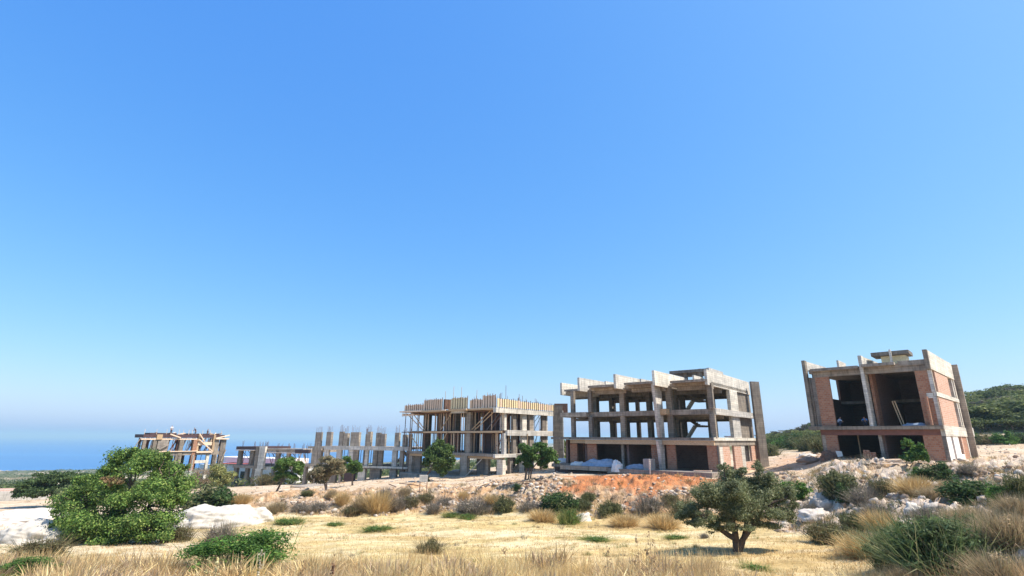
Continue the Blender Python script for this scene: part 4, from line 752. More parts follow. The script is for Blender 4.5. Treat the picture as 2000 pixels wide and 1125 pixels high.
# ------------------------------------------------------------------ people
def person(label, loc, pose, shirt, legs='trousers', rz=0, sc=1., trou=None):
    J = {'stand': dict(pel=(0, 0, .95), chest=(0, .02, 1.3), neck=(0, .02, 1.5), head=(0, .0, 1.62), top=(0, 0, 1.74), sl=(-.19, .02, 1.43), el=(-.26, -.05, 1.15), hl=(-.2, -.2, .95), sr=(.19, .02, 1.43), er=(.27, -.02, 1.15), hr=(.26, -.12, .9), kl=(-.11, -.02, .5), fl=(-.12, .02, .06), tl=(-.12, -.16, .03), kr=(.11, -.05, .5), fr=(.13, .03, .06), tr=(.14, -.15, .03)),
         'lean': dict(pel=(0, .05, .92), chest=(.05, -.15, 1.2), neck=(.06, -.25, 1.38), head=(.06, -.33, 1.48), top=(.06, -.38, 1.58), sl=(-.14, -.18, 1.32), el=(-.22, -.36, 1.1), hl=(-.1, -.5, .9), sr=(.24, -.18, 1.32), er=(.32, -.3, 1.08), hr=(.2, -.48, .88), kl=(-.12, -.05, .5), fl=(-.13, .08, .06), tl=(-.13, -.1, .03), kr=(.12, -.1, .48), fr=(.13, .05, .06), tr=(.13, -.14, .03)),
         'squat': dict(pel=(0, .2, .3), chest=(0, .02, .62), neck=(0, -.1, .82), head=(0, -.17, .92), top=(0, -.2, 1.03), sl=(-.19, -.04, .76), el=(-.26, -.26, .58), hl=(-.14, -.45, .5), sr=(.19, -.04, .76), er=(.27, -.26, .58), hr=(.16, -.45, .48), kl=(-.17, -.22, .5), fl=(-.14, .05, .06), tl=(-.15, -.12, .03), kr=(.17, -.22, .5), fr=(.14, .05, .06), tr=(.15, -.12, .03))}[pose]
    rad = dict(pel=.135, chest=.15, neck=.06, head=.095, top=.07, sl=.075, el=.045, hl=.035, sr=.075, er=.045, hr=.035, kl=.07, fl=.045, tl=.035, kr=.07, fr=.045, tr=.035)
    E = [('pel', 'chest'), ('chest', 'neck'), ('neck', 'head'), ('head', 'top'), ('chest', 'sl'), ('sl', 'el'), ('el', 'hl'), ('chest', 'sr'), ('sr', 'er'), ('er', 'hr'), ('pel', 'kl'), ('kl', 'fl'), ('fl', 'tl'), ('pel', 'kr'), ('kr', 'fr'), ('fr', 'tr')]
    def skin(nm, keys, infl, mat, par, cut=None):
        ks = [k for k in J if k in keys]; me = bpy.data.meshes.new(nm); co = {k: Vector(J[k]) for k in ks}
        if cut:
            for k, (to, f) in cut.items(): co[k] = Vector(J[to]).lerp(Vector(J[k]), f)
        me.from_pydata([co[k] for k in ks], [(ks.index(a), ks.index(c)) for a, c in E if a in ks and c in ks], []); me.materials.append(M[mat])
        o = link(nm, me, (0, 0, 0), par); md = o.modifiers.new('skin', 'SKIN')
        for k, sv2 in zip(ks, me.skin_vertices[0].data if len(me.skin_vertices) else []): sv2.radius = (rad[k]*infl,)*2
        if not len(me.skin_vertices): pass
        o.modifiers.new('sub', 'SUBSURF').levels = 1
        return o
    rt = root('person', loc, label, 'person'); rt.rotation_euler = (0, 0, rz); rt.scale = (sc,)*3
    def body(nm, keys, infl, mat, cut=None, par=rt):
        o = skin(nm, keys, infl, mat, par, cut); return o
    # skin vertex radii need the modifier layer, so fill them through bmesh
    import bmesh
    def skinned(nm, keys, infl, mat, cut=None):
        ks = [k for k in J if k in keys]; bm = bmesh.new(); ly = bm.verts.layers.skin.verify(); vs = {}
        for k in ks:
            p = Vector(J[k])
            if cut and k in cut: p = Vector(J[cut[k][0]]).lerp(p, cut[k][1])
            v = bm.verts.new(p); v[ly].radius = (rad[k]*infl,)*2; v[ly].use_root = (k == ks[0]); vs[k] = v
        for a, c in E:
            if a in vs and c in vs: bm.edges.new((vs[a], vs[c]))
        me = bpy.data.meshes.new(nm); bm.to_mesh(me); bm.free(); me.materials.append(M[mat]); o = link(nm, me, (0, 0, 0), rt)
        o.modifiers.new('skin', 'SKIN').use_smooth_shade = True; s = o.modifiers.new('sub', 'SUBSURF'); s.levels = s.render_levels = 1
        return o
    skinned('body', set(J), 1, 'skin'); skinned('shirt', {'pel', 'chest', 'sl', 'sr', 'el', 'er'}, 1.22, shirt, {'pel': ('chest', .85)})
    skinned('trousers', {'pel', 'kl', 'kr', 'fl', 'fr'}, 1.2, legs); skinned('hair', {'head', 'top'}, 1.08, 'hair', {'head': ('top', .55)})
    return rt
def top_at(fr, u, n, z, v=845): t_ = fr.t(u, v, n); return fr.w(t_, n, z)
person('worker in white shirt and dark trousers standing on the far left roof', top_at(A0, 334, 1.2, .35), 'stand', 'shirt_white', rz=.8, sc=1.02)
person('worker in dark clothes bending on the far left roof, the middle one of three', top_at(A0, 382, 1.2, .1), 'lean', 'shirt_dark', rz=-1., sc=1.05)
person('worker in grey shirt standing on the right end of the far left roof', top_at(A0, 405.5, 1.0, -.35), 'stand', 'shirt_grey', rz=2.4, sc=1.12)
person('worker in pale shirt crouching at the left in the open brick house', F0.w(F0.t(1639, 826, .7), .7, 1.46), 'squat', 'shirt_pale_blue', rz=1.2)
person('worker in bright blue shirt crouching beside the middle fin of the brick house', F0.w(F0.t(1691, 826, .8), .8, 1.46), 'squat', 'shirt_blue', rz=-1.0)
person('worker in yellow vest standing under the scaffolded building', D0.w(D0.t(972, 905, 3), 3, -5.45), 'stand', 'shirt_yellow', rz=.4)

# ------------------------------------------------------------------ loose things about the site
def lump(name, loc, w, d, h, mat, label, cat, seed=0, cuts=18, rz=0, sag=.35, group=None, sharp=.3):
    th = np.linspace(0, 2*math.pi, cuts*2, endpoint=False); ph = np.linspace(0, 1, cuts); Tm, Pm = np.meshgrid(th, ph)
    rr = np.cos(Pm*math.pi/2)**.8; x = np.cos(Tm)*rr; y = np.sin(Tm)*rr; zz = np.sin(Pm*math.pi/2)
    n = fbm(x*2.1+seed*9, y*2.1, zz*2.1, 4, seed); n2 = fbm(x*6+seed*9, y*6, zz*5, 3, seed+3)
    k = (1+sag*(n-.5)*2 + sharp*.35*(n2-.5)*2)
    V = np.stack([x*k*w/2, y*k*d/2, zz*k*h - .12*h], -1).reshape(-1, 3); nr, na = Tm.shape; i = np.arange(nr-1)[:, None]*na; j = np.arange(na)[None, :]; j2 = (j+1) % na
    Fc = np.stack([i+j, i+j2, i+na+j2, i+na+j], -1).reshape(-1, 4)
    o = link(name, mk_mesh(name, V, Fc, M[mat], smooth=mat in ('tarp', 'bag') or cuts > 30), loc, None, rz); return tag(o, label, cat, group)
def pl(fr, u, v, n, z): return fr.w(fr.t(u, v, n), n, z)
lump('tarpaulin', pl(E0, 1172, 905, -.9, -3.2), 4.6, 1.9, .95, 'tarp', 'blue grey tarpaulin heaped over materials on the podium', 'tarpaulin', 3, 26, -.65)
lump('plastic_sheet', pl(E0, 1130, 905, -1.0, -3.2), 2.0, 1.2, .55, 'bag', 'crumpled pale sheeting at the left end of the podium', 'sheet', 5, 20)
lump('white_sack', pl(E0, 1205, 910, -2.0, -3.5), 1.2, 1.1, 1.25, 'bag', 'bulging white sack between tarpaulin and block stack', 'sack', 6, 18)
lump('plastic_sheet', pl(E0, 1245, 910, -1.0, -3.35), 3.2, 1.4, .55, 'tarp', 'low crumpled grey sheeting left of the block stack', 'sheet', 8, 20, -.6)
lump('covered_heap', pl(E0, 1100, 902, 3.5, -3.2), 2.6, 2.2, .7, 'bag', 'smooth pale sheeted heap beside the end wall of the scaffolded building', 'heap', 12, 20, sharp=.05, sag=.15)
t_ = E0.t(1256, 905, -1.8); t2 = E0.t(1273, 905, -1.8)
bx = root('block_stack', E0.w(t_, -1.8, -3.3), 'square grey stack of blocks on the podium beside a pale post', 'block stack')
for r_ in range(5):
    for c_ in range(3):
        MB().box(E0, t_+(t2-t_)*c_/3+.01, t_+(t2-t_)*(c_+1)/3-.01, -1.8, -.9, -3.3+r_*.235, -3.3+r_*.235+.225).build('block', M['block'], bx, E0.w(t_, -1.8, -3.3))
o = MB().box(E0, t2+.05, t2+.2, -2.75, -2.6, -4.4, -2.1).build('post', M['concrete_pale_sunlit'], None, E0.w(t2, -2.7, -4), E0.w(t2, -2.7, -4)); tag(o, 'pale upright post standing in front of the block stack', 'post')
q = E0.w(E0.t(1380, 915, -2), -2.0, -3.05); o = MB().bar(E0.w(E0.t(1355, 915, -2), -2.0, -3.15), E0.w(E0.t(1392, 918, -2), -2.4, -3.1), .25, .07).build('plank', M['board_raw'], None, q, q); tag(o, 'pale plank lying on the podium end', 'plank')
for k in range(14):                                              # offcuts and bars left on the track and under the scaffolded building
    uu = random.uniform(760, 1080); vv = random.uniform(938, 952); x, y, z = ghit(uu, vv); a_ = random.uniform(0, 3.1); L_ = random.uniform(.6, 1.6)
    o = MB().bar((-L_*math.cos(a_), -L_*math.sin(a_), .05), (L_*math.cos(a_), L_*math.sin(a_), random.uniform(.06, .3)), .14, .06).build('plank', M[random.choice(('board_raw', 'timber', 'timber_dark'))], None, (0, 0, 0), (x, y, z)); tag(o, 'timber offcut lying on the track before the scaffolded building', 'plank', 'timber offcuts on the track')
# brick pallet and skip by the brick house
g = F0.w(F0.t(1699, 885, -1.4), -1.4, -1.75); bx = root('brick_stack', g, 'small broken stack of red bricks before the brick house', 'brick stack')
for r_ in range(4):
    for c_ in range(4 if r_ < 3 else 2): MB().box(F0, c_*.25-.5, c_*.25-.28, -.3+random.uniform(-.04, .04), .3, r_*.21, r_*.21+.195).build('brick', M['brick'], bx, (Pf[0], Pf[1], 0))
g = F0.w(F0.t(1618, 888, -1.), -1.0, -2.0); lump('rubble_heap', g, 1.8, 1.2, .9, 'timber_dark', 'dark heap of refuse at the left foot of the brick house', 'heap', 17, 16, sharp=1.)
o = MB().hexa([(-.2, 0, .2), (.35, 0, .3), (.35, .03, .35), (-.2, .03, .25), (-.35, 0, .8), (.3, 0, .75), (.3, .03, .78), (-.35, .03, .83)]).build('broken_sheet', M['bag'], None, (0, 0, 0), (g[0]+.7, g[1]-.8, g[2]+.1)); tag(o, 'white broken sheet leaning on the dark refuse heap', 'sheet')
lump('tarpaulin', F0.w(F0.t(1788, 829, .9), .9, 1.46), 2.2, 1.0, .32, 'tarp', 'low blue grey sheet lying on the first floor of the brick house', 'tarpaulin', 19, 16, -.75)
for k, (u_, lb) in enumerate(((1762, 'left of two timber props leaning inside the brick house'), (1767, 'right of two timber props leaning inside the brick house'))):
    p0 = F0.w(F0.t(u_, 830, 2), 2, 1.46); o = MB().bar(p0, (p0[0]-.35, p0[1]+.3, p0[2]+2.6), .11).build('timber_prop', M['timber'], None, p0, p0); tag(o, lb, 'prop')
for k in range(6):
    x, y, z = ghit(1735+k*10, 902+(k % 3)*3); o = MB().bar((-1.4, -.3+.12*k, .08), (1.4, .3-.1*k, .14), .16, .05).build('plank', M['board_raw'], None, (0, 0, 0), (x, y, z)); tag(o, 'loose timber plank lying on the pale ground before the brick house', 'plank', 'planks before the brick house')
# site sign
x, y, z = ghit(826, 962); sg = root('site_sign', (x, y, z), 'small blank grey board on two posts by the track', 'sign')
sc_ = y/1010*1.0; MB().hexa([(-.45, 0, 1.05), (.45, 0, 1.05), (.45, .04, 1.05), (-.45, .04, 1.05), (-.45, 0, 1.75), (.45, 0, 1.75), (.45, .04, 1.75), (-.45, .04, 1.75)]).build('board', M['concrete_pale_sunlit'], sg)
for s_ in (-.38, .38): MB().bar((s_, .07, -.2), (s_, .07, 1.7), .07).build('post', M['rust'], sg)
# platform / retaining wall at far left
W0 = Fr(at(-60, 960, 84), at(34, 958, 86)); bw = Bld('retaining_wall', (-85, 85, -10), 'pale concrete retaining wall at the far left edge', 'wall')
bw.box('wall_face', W0, -20, W0.L+4, 0, .5, -10.6, -8.4, 'concrete_pale_sunlit'); bw.box('coping', W0, -20, W0.L+4, .5, 5, -10.6, -8.3, 'brick_pale')

# rock heaps, boulders
def heap(label, u, v, wpx, hpx, mat, name='stone_heap', cat='heap', seed=0, deep=.7, sharp=.5, group=None, cuts=22):
    x, y, z = ghit(u, v); d = math.hypot(y, 0)*.97; w = wpx*d/FPX; h = hpx*d/FPX
    return lump(name, (x, y+w*deep*.25, z-.05), w, w*deep, h, mat, label, cat, seed, cuts, 0, .45 if cuts < 30 else .26, group, sharp)
heap('long white mound of chalky spoil behind the round green bush', 405, 1030, 172, 40, 'chalk', 'spoil_mound', 'mound', 3, .6, .25, cuts=44)
heap('white spoil mound tailing off to the right of the long one', 478, 1022, 90, 28, 'chalk', 'spoil_mound', 'mound', 4, .6, .25, cuts=40)
heap('white spoil slope left of the big carob tree', 62, 1062, 150, 44, 'chalk', 'spoil_mound', 'mound', 5, .7, .25, cuts=44)
heap('tan spoil mound at the far left beyond the white slope', 40, 1020, 190, 20, 'stone', 'spoil_mound', 'mound', 6, .7, .25, cuts=44)
heap('smooth white boulder at the foot of the bank', 1140, 1018, 34, 15, 'chalk', 'boulder', 'boulder', 7, .7, .15, cuts=12)
heap('grey white boulder between shrubs, right of the olive tree', 1612, 992, 46, 24, 'stone', 'boulder', 'boulder', 8, .9, .6, cuts=14)
heap('larger pale rock just below the grey white boulder', 1600, 1015, 60, 22, 'stone', 'boulder', 'boulder', 9, .9, .7, cuts=14)
heap('pale rounded rock in golden grass above the big green bush', 1795, 1003, 42, 18, 'chalk', 'boulder', 'boulder', 10, .8, .5, cuts=14)
heap('pale rock right beside the rounded one', 1828, 1000, 36, 18, 'stone', 'boulder', 'boulder', 11, .8, .5, cuts=14)
heap('low pale rock left of the brick house ledge', 1565, 968, 60, 14, 'stone', 'boulder', 'boulder', 12, .8, .6, cuts=14)
heap('white heap of gravel on the track left of the brick house', 1583, 893, 36, 9, 'chalk', 'gravel_heap', 'heap', 13, .8, .3)
heap('reddish earth heap beside the white gravel', 1592, 903, 50, 11, 'brick', 'earth_heap', 'heap', 14, .8, .3)

def stones(name, npts, u0, u1, y0, y1, smin, smax, mat, test, seed):
    g = np.random.default_rng(seed); r = g.uniform(at(u0, 930, 1)[0], at(u1, 930, 1)[0], npts*3); y = g.uniform(y0, y1, npts*3); x = r*y
    u, f, bk, p = zone(x, y); ok = g.random(npts*3) < test(u, f, bk, p, x, y); x, y = x[ok][:npts], y[ok][:npts]; n = len(x); z = hz(x, y)
    t = (1+5**.5)/2; ico = np.array([(-1, t, 0), (1, t, 0), (-1, -t, 0), (1, -t, 0), (0, -1, t), (0, 1, t), (0, -1, -t), (0, 1, -t), (t, 0, -1), (t, 0, 1), (-t, 0, -1), (-t, 0, 1)])/1.9
    tri = np.array([(0,11,5),(0,5,1),(0,1,7),(0,7,10),(0,10,11),(1,5,9),(5,11,4),(11,10,2),(10,7,6),(7,1,8),(3,9,4),(3,4,2),(3,2,6),(3,6,8),(3,8,9),(4,9,5),(2,4,11),(6,2,10),(8,6,7),(9,8,1)])
    s = smin*(smax/smin)**(g.random(n)**3.2); V = ico[None]*(s[:, None, None])*(.5+.9*g.random((n, 12, 1)))*np.array([1, 1, .75]) + np.stack([x, y, z+s*.15], 1)[:, None]
    F_ = tri[None]+(np.arange(n)*12)[:, None, None]
    pal = np.array([(.46, .37, .29), (.40, .30, .22), (.55, .48, .40), (.36, .25, .17)]); c = pal[g.integers(0, 4, n)]*(.85+.3*g.random((n, 1)))
    o = link(name, mk_mesh(name, V.reshape(-1, 3), F_.reshape(-1, 3), M[mat], np.repeat(c, 12, 0))); o['kind'] = 'stuff'; return o
def rockmat():
    m, nt, nd, lk, bs = new_mat('rubble'); a = N(nt, 'ShaderNodeAttribute', attribute_name='Col'); lk.new(a.outputs['Color'], bs.inputs['Base Color']); bs.inputs['Roughness'].default_value = 1; return m
M['rubble'] = rockmat()
stones('bank_rubble', 6500, 560, 1500, 46, 60, .04, .3, 'rubble', lambda u, f, b_, p, x, y: np.clip(b_*1.2, 0, 1)*np.clip(fbm(x*.4, y*.4, seed=90)*4-1.7, .04, 1)*np.where((u > 1095) & (u < 1395) & (y > 51), .08, 1), 1)
stones('slope_rubble', 4500, 1480, 2020, 20, 54, .04, .32, 'rubble', lambda u, f, b_, p, x, y: np.clip(b_*1.2, 0, 1)*np.clip(fbm(x*.35, y*.35, seed=91)*4-1.7, .03, 1), 2)
stones('plateau_stones', 3500, 300, 2010, 52, 95, .03, .22, 'rubble', lambda u, f, b_, p, x, y: p*.8, 3)

# ------------------------------------------------------------------ trees
def scl(x, y, z): return float(np.dot([x, y, z], RC @ np.array([0, 0, -1.])))/FPX     # metres per photo pixel there
# olive in the field
x, y, z = ghit(1440, 1078); k = scl(x, y, z)
def P2(u, v, dy=0, base=None):                                   # offset in metres from the base for a photo point at that depth
    q = at(u, v, y+dy); return (q[0]-x, dy, q[2]-z)
ol = [(1352, 1000, 30, 28, .3), (1385, 975, 33, 30, -.5), (1375, 1010, 25, 18, -.9), (1420, 935, 26, 26, .4), (1432, 965, 30, 30, -.9), (1452, 995, 34, 30, -.4), (1478, 950, 25, 25, .6), (1500, 985, 38, 40, 0), (1525, 975, 26, 34, .4), (1500, 940, 22, 22, 0), (1440, 945, 34, 30, .9), (1515, 1010, 30, 20, -.6), (1465, 1020, 24, 16, .2), (1410, 1018, 22, 14, .5), (1480, 915, 14, 14, .2), (1415, 915, 14, 12, 0), (1398, 1030, 22, 12, -.3), (1500, 1030, 26, 14, -.3), (1362, 1022, 20, 14, 0), (1537, 1005, 18, 18, 0), (1460, 1035, 20, 10, -1.2), (1430, 1030, 18, 10, -1.), (1340, 1005, 18, 14, 0), (1540, 965, 12, 14, 0), (1440, 985, 80, 46, 0), (1450, 975, 60, 44, .8), (1550, 990, 10, 16, 0), (1328, 1012, 12, 10, 0), (1450, 922, 16, 10, 0)]
lobes = [(*P2(u_, v_, dy), a_*k, a_*k*1.0, b_*k) for u_, v_, a_, b_, dy in ol]
tr = [[P2(1440, 1082), P2(1438, 1060, .05), P2(1436, 1040), P2(1432, 1020, .1), P2(1430, 985, .1)], [P2(1441, 1072), P2(1452, 1052, -.1), P2(1462, 1038, -.1), P2(1478, 1015, 0), P2(1490, 990, 0)], [P2(1434, 1050), P2(1424, 1046, .1), P2(1415, 1040, .1), P2(1400, 1030, 0), P2(1380, 1010, 0)], [P2(1444, 1080, .15), P2(1450, 1060, .2), P2(1455, 1040, .3), P2(1460, 1000, .4)]]
tree('olive_tree', (x, y, z), 'grey green olive tree standing alone in the dry field with forked trunk', lobes, 95000, .038, G_OLIVE, tr, 5, r=.21, elong=3.0, shell=.25)
# carob at left
x, y, z = ghit(235, 1060); k = scl(x, y, z)
cl = [(300, 925, 52, 42, 1.0), (250, 915, 40, 36, 1.4), (330, 945, 38, 42, .6), (200, 965, 46, 40, .6), (150, 985, 44, 40, .3), (235, 985, 46, 42, -.4), (290, 980, 50, 44, -.6), (335, 985, 32, 36, 0), (130, 1020, 36, 32, -.2), (180, 1030, 46, 38, -.9), (240, 1035, 48, 36, -1.1), (290, 1030, 44, 34, -1.), (325, 1020, 26, 30, -.3), (275, 895, 22, 18, 1.2), (215, 935, 30, 26, 1.), (110, 1040, 24, 18, 0), (160, 1048, 34, 20, -.8), (210, 1055, 36, 18, -1.3), (262, 1056, 36, 18, -1.4), (310, 1045, 30, 20, -1.1), (345, 950, 20, 22, .4), (160, 950, 22, 22, .8), (262, 882, 10, 12, 1.), (318, 895, 14, 12, .8), (352, 975, 16, 14, 0), (360, 915, 9, 10, .5), (178, 940, 10, 14, .5), (118, 1000, 16, 14, 0), (100, 1052, 14, 10, 0), (228, 905, 10, 12, 1.2)]
lobes = [(*P2(u_, v_, dy), a_*k, a_*k, b_*k) for u_, v_, a_, b_, dy in cl]
tr = [[P2(235, 1062), P2(232, 1035), P2(240, 1000), P2(255, 950, .5)], [P2(240, 1062), P2(262, 1030), P2(290, 990), P2(310, 940, .5)], [P2(230, 1062), P2(205, 1040), P2(180, 1010), P2(160, 980)]]
car = tree('carob_tree', (x, y, z), 'big glossy green carob tree spreading to the ground at the left', lobes, 85000, .082, G_CAROB, tr, 9, r=.17, elong=1.7, shell=.45)
dl = [(*P2(u_, v_, -.8), a_*k, a_*k, b_*k) for u_, v_, a_, b_ in ((222, 942, 16, 9), (206, 936, 9, 6))]
link('dead_leaves', mk_mesh('dead_leaves', *_m(leaf_cloud(dl, 600, .10, [(.22, .14, .07), (.34, .22, .12), (.12, .15, .04)], 3, 1.6))), (0, 0, 0), car)
def small_tree(name, label, ub, vb, lob, n, leaf, pal, trunks, seed, r=.12, bark='bark', elong=1.8, shell=.4, Y=None):
    global x, y, z, k
    n = int(n*1.6); leaf *= .75; gg_ = random.Random(seed); lob = list(lob)+[(u_+gg_.choice((-1, 1))*a_*gg_.uniform(.5, 1.), v_+gg_.uniform(-.3, .9)*b_, a_*.45, b_*.5, dy+gg_.uniform(-.3, .3)) for u_, v_, a_, b_, dy in lob]
    if Y: x, y, z = on(at(ub, vb, Y)[0], Y)
    else: x, y, z = ghit(ub, vb)
    k = scl(x, y, z)
    return tree(name, (x, y, z), label, [(*P2(u_, v_, dy), a_*k, a_*k, b_*k) for u_, v_, a_, b_, dy in lob], n, leaf, pal, [[P2(*q) for q in t] for t in trunks], seed, bark, r, elong, shell=shell)
small_tree('broadleaf_tree', 'leaning drooping leaved tree in front of the scaffolded building', 826, 940, [(855, 872, 14, 18, 0), (842, 890, 17, 18, 0), (868, 888, 17, 20, -.3), (852, 905, 20, 18, -.6), (836, 905, 10, 14, 0), (870, 908, 14, 14, 0), (878, 880, 9, 12, 0), (858, 920, 14, 9, -.3)], 9000, .20, [(.04, .07, .02), (.08, .13, .035), (.15, .20, .06)], [[(826, 942), (833, 930), (840, 918), (848, 900)], [(828, 942), (834, 928), (845, 915), (860, 895)]], 11)
small_tree('shrub', 'dark low shrub round the foot of the leaning tree', 830, 941, [(830, 935, 8, 6, 0)], 500, .14, G_DARK, [[(830, 942), (830, 938)]], 12, r=.03)
small_tree('broadleaf_tree', 'round two headed green tree at the right end of the scaffolded building', 1030, 934, [(1030, 885, 17, 17, 0), (1022, 897, 11, 10, 0), (1050, 880, 18, 14, .3), (1068, 890, 19, 17, 0), (1040, 895, 12, 10, -.4), (1078, 898, 12, 10, 0), (1058, 870, 9, 6, .3), (1030, 906, 9, 6, 0), (1062, 905, 12, 8, 0)], 10000, .19, [(.035, .07, .02), (.07, .135, .03), (.13, .20, .05)], [[(1026, 936), (1028, 920), (1030, 905), (1032, 890)], [(1032, 936), (1034, 918), (1040, 900), (1055, 885)], [(1036, 935), (1038, 918), (1048, 905), (1066, 890)]], 13)
small_tree('broadleaf_tree', 'tree crown showing between the scaffolded building and the large frame', 1100, 905, [(1097, 875, 10, 14, 0), (1106, 885, 10, 12, 0), (1098, 893, 12, 10, 0), (1112, 892, 8, 9, 0)], 4000, .28, [(.06, .11, .025), (.12, .17, .04), (.2, .17, .06)], [[(1100, 915), (1100, 900), (1100, 885)]], 14, Y=98)
small_tree('broadleaf_tree', 'small dark trunked tree in front of the propped frame', 543, 958, [(563, 905, 17, 12, 0), (548, 918, 12, 12, 0), (578, 920, 13, 14, 0), (558, 928, 13, 10, 0), (545, 932, 8, 7, 0), (572, 932, 10, 8, 0), (585, 910, 7, 8, 0)], 8000, .2, [(.05, .10, .02), (.10, .17, .035), (.17, .24, .06)], [[(540, 960), (546, 948), (550, 938), (555, 925)], [(541, 960), (548, 946), (556, 936), (570, 920)]], 15)
small_tree('olive_tree', 'brownish olive tree with pale trunk before the stub column frame', 636, 956, [(640, 903, 22, 12, 0), (618, 920, 16, 14, 0), (660, 905, 16, 12, .3), (638, 920, 20, 14, -.4), (655, 922, 15, 13, 0), (608, 932, 9, 11, 0), (670, 920, 12, 10, 0), (628, 935, 14, 8, 0)], 8000, .15, [(.16, .14, .075), (.22, .19, .10), (.28, .22, .13), (.13, .13, .06)], [[(637, 957), (634, 945), (632, 935), (625, 920)], [(638, 957), (638, 942), (645, 930), (655, 915)], [(637, 948), (630, 940), (618, 932)]], 16, bark='bark_pale', elong=2.6, shell=.2)
small_tree('broadleaf_tree', 'low bright green crown touching the right side of the brownish olive', 688, 948, [(690, 910, 14, 12, 0), (677, 900, 9, 9, 0), (700, 915, 8, 8, 0), (685, 920, 10, 7, 0)], 4500, .18, G_MID, [[(688, 950), (688, 930), (690, 915)]], 17)
small_tree('broadleaf_tree', 'wide dark leaved tree over the shaded strip at the far left', 105, 990, [(60, 950, 26, 16, 0), (90, 940, 30, 17, 0), (125, 938, 30, 16, 0), (155, 935, 26, 14, 0), (75, 960, 24, 12, -.5), (110, 958, 28, 14, -.5), (145, 955, 22, 14, 0), (40, 962, 12, 8, 0)], 12000, .22, [(.03, .055, .02), (.06, .095, .03), (.12, .17, .06)], [[(105, 992), (104, 978), (100, 960), (90, 945)], [(108, 992), (112, 975), (130, 955)]], 18)
small_tree('broadleaf_tree', 'grey green shrubby tree behind the big carob', 165, 1000, [(140, 965, 24, 16, 0), (170, 960, 26, 18, 0), (155, 980, 30, 14, 0)], 5000, .16, [(.10, .14, .05), (.16, .2, .08), (.22, .25, .11)], [[(165, 1002), (160, 985), (155, 970)]], 19)
small_tree('broadleaf_tree', 'yellow green shrubby tree beside the columns of the far left frame', 432, 962, [(428, 922, 16, 14, 0), (445, 930, 14, 12, 0), (435, 942, 18, 12, 0), (418, 935, 12, 12, 0)], 4500, .19, [(.14, .16, .05), (.24, .25, .09), (.36, .34, .14)], [[(432, 964), (430, 945), (430, 930)]], 20)
small_tree('thorn_tree', 'sparse brown leafless shrub in front of the far left frame', 392, 958, [(395, 925, 14, 12, 0), (385, 938, 16, 12, 0), (405, 940, 12, 10, 0)], 1500, .12, [(.24, .18, .12), (.3, .23, .15)], [[(392, 960), (392, 945), (395, 930)]], 21, elong=3)

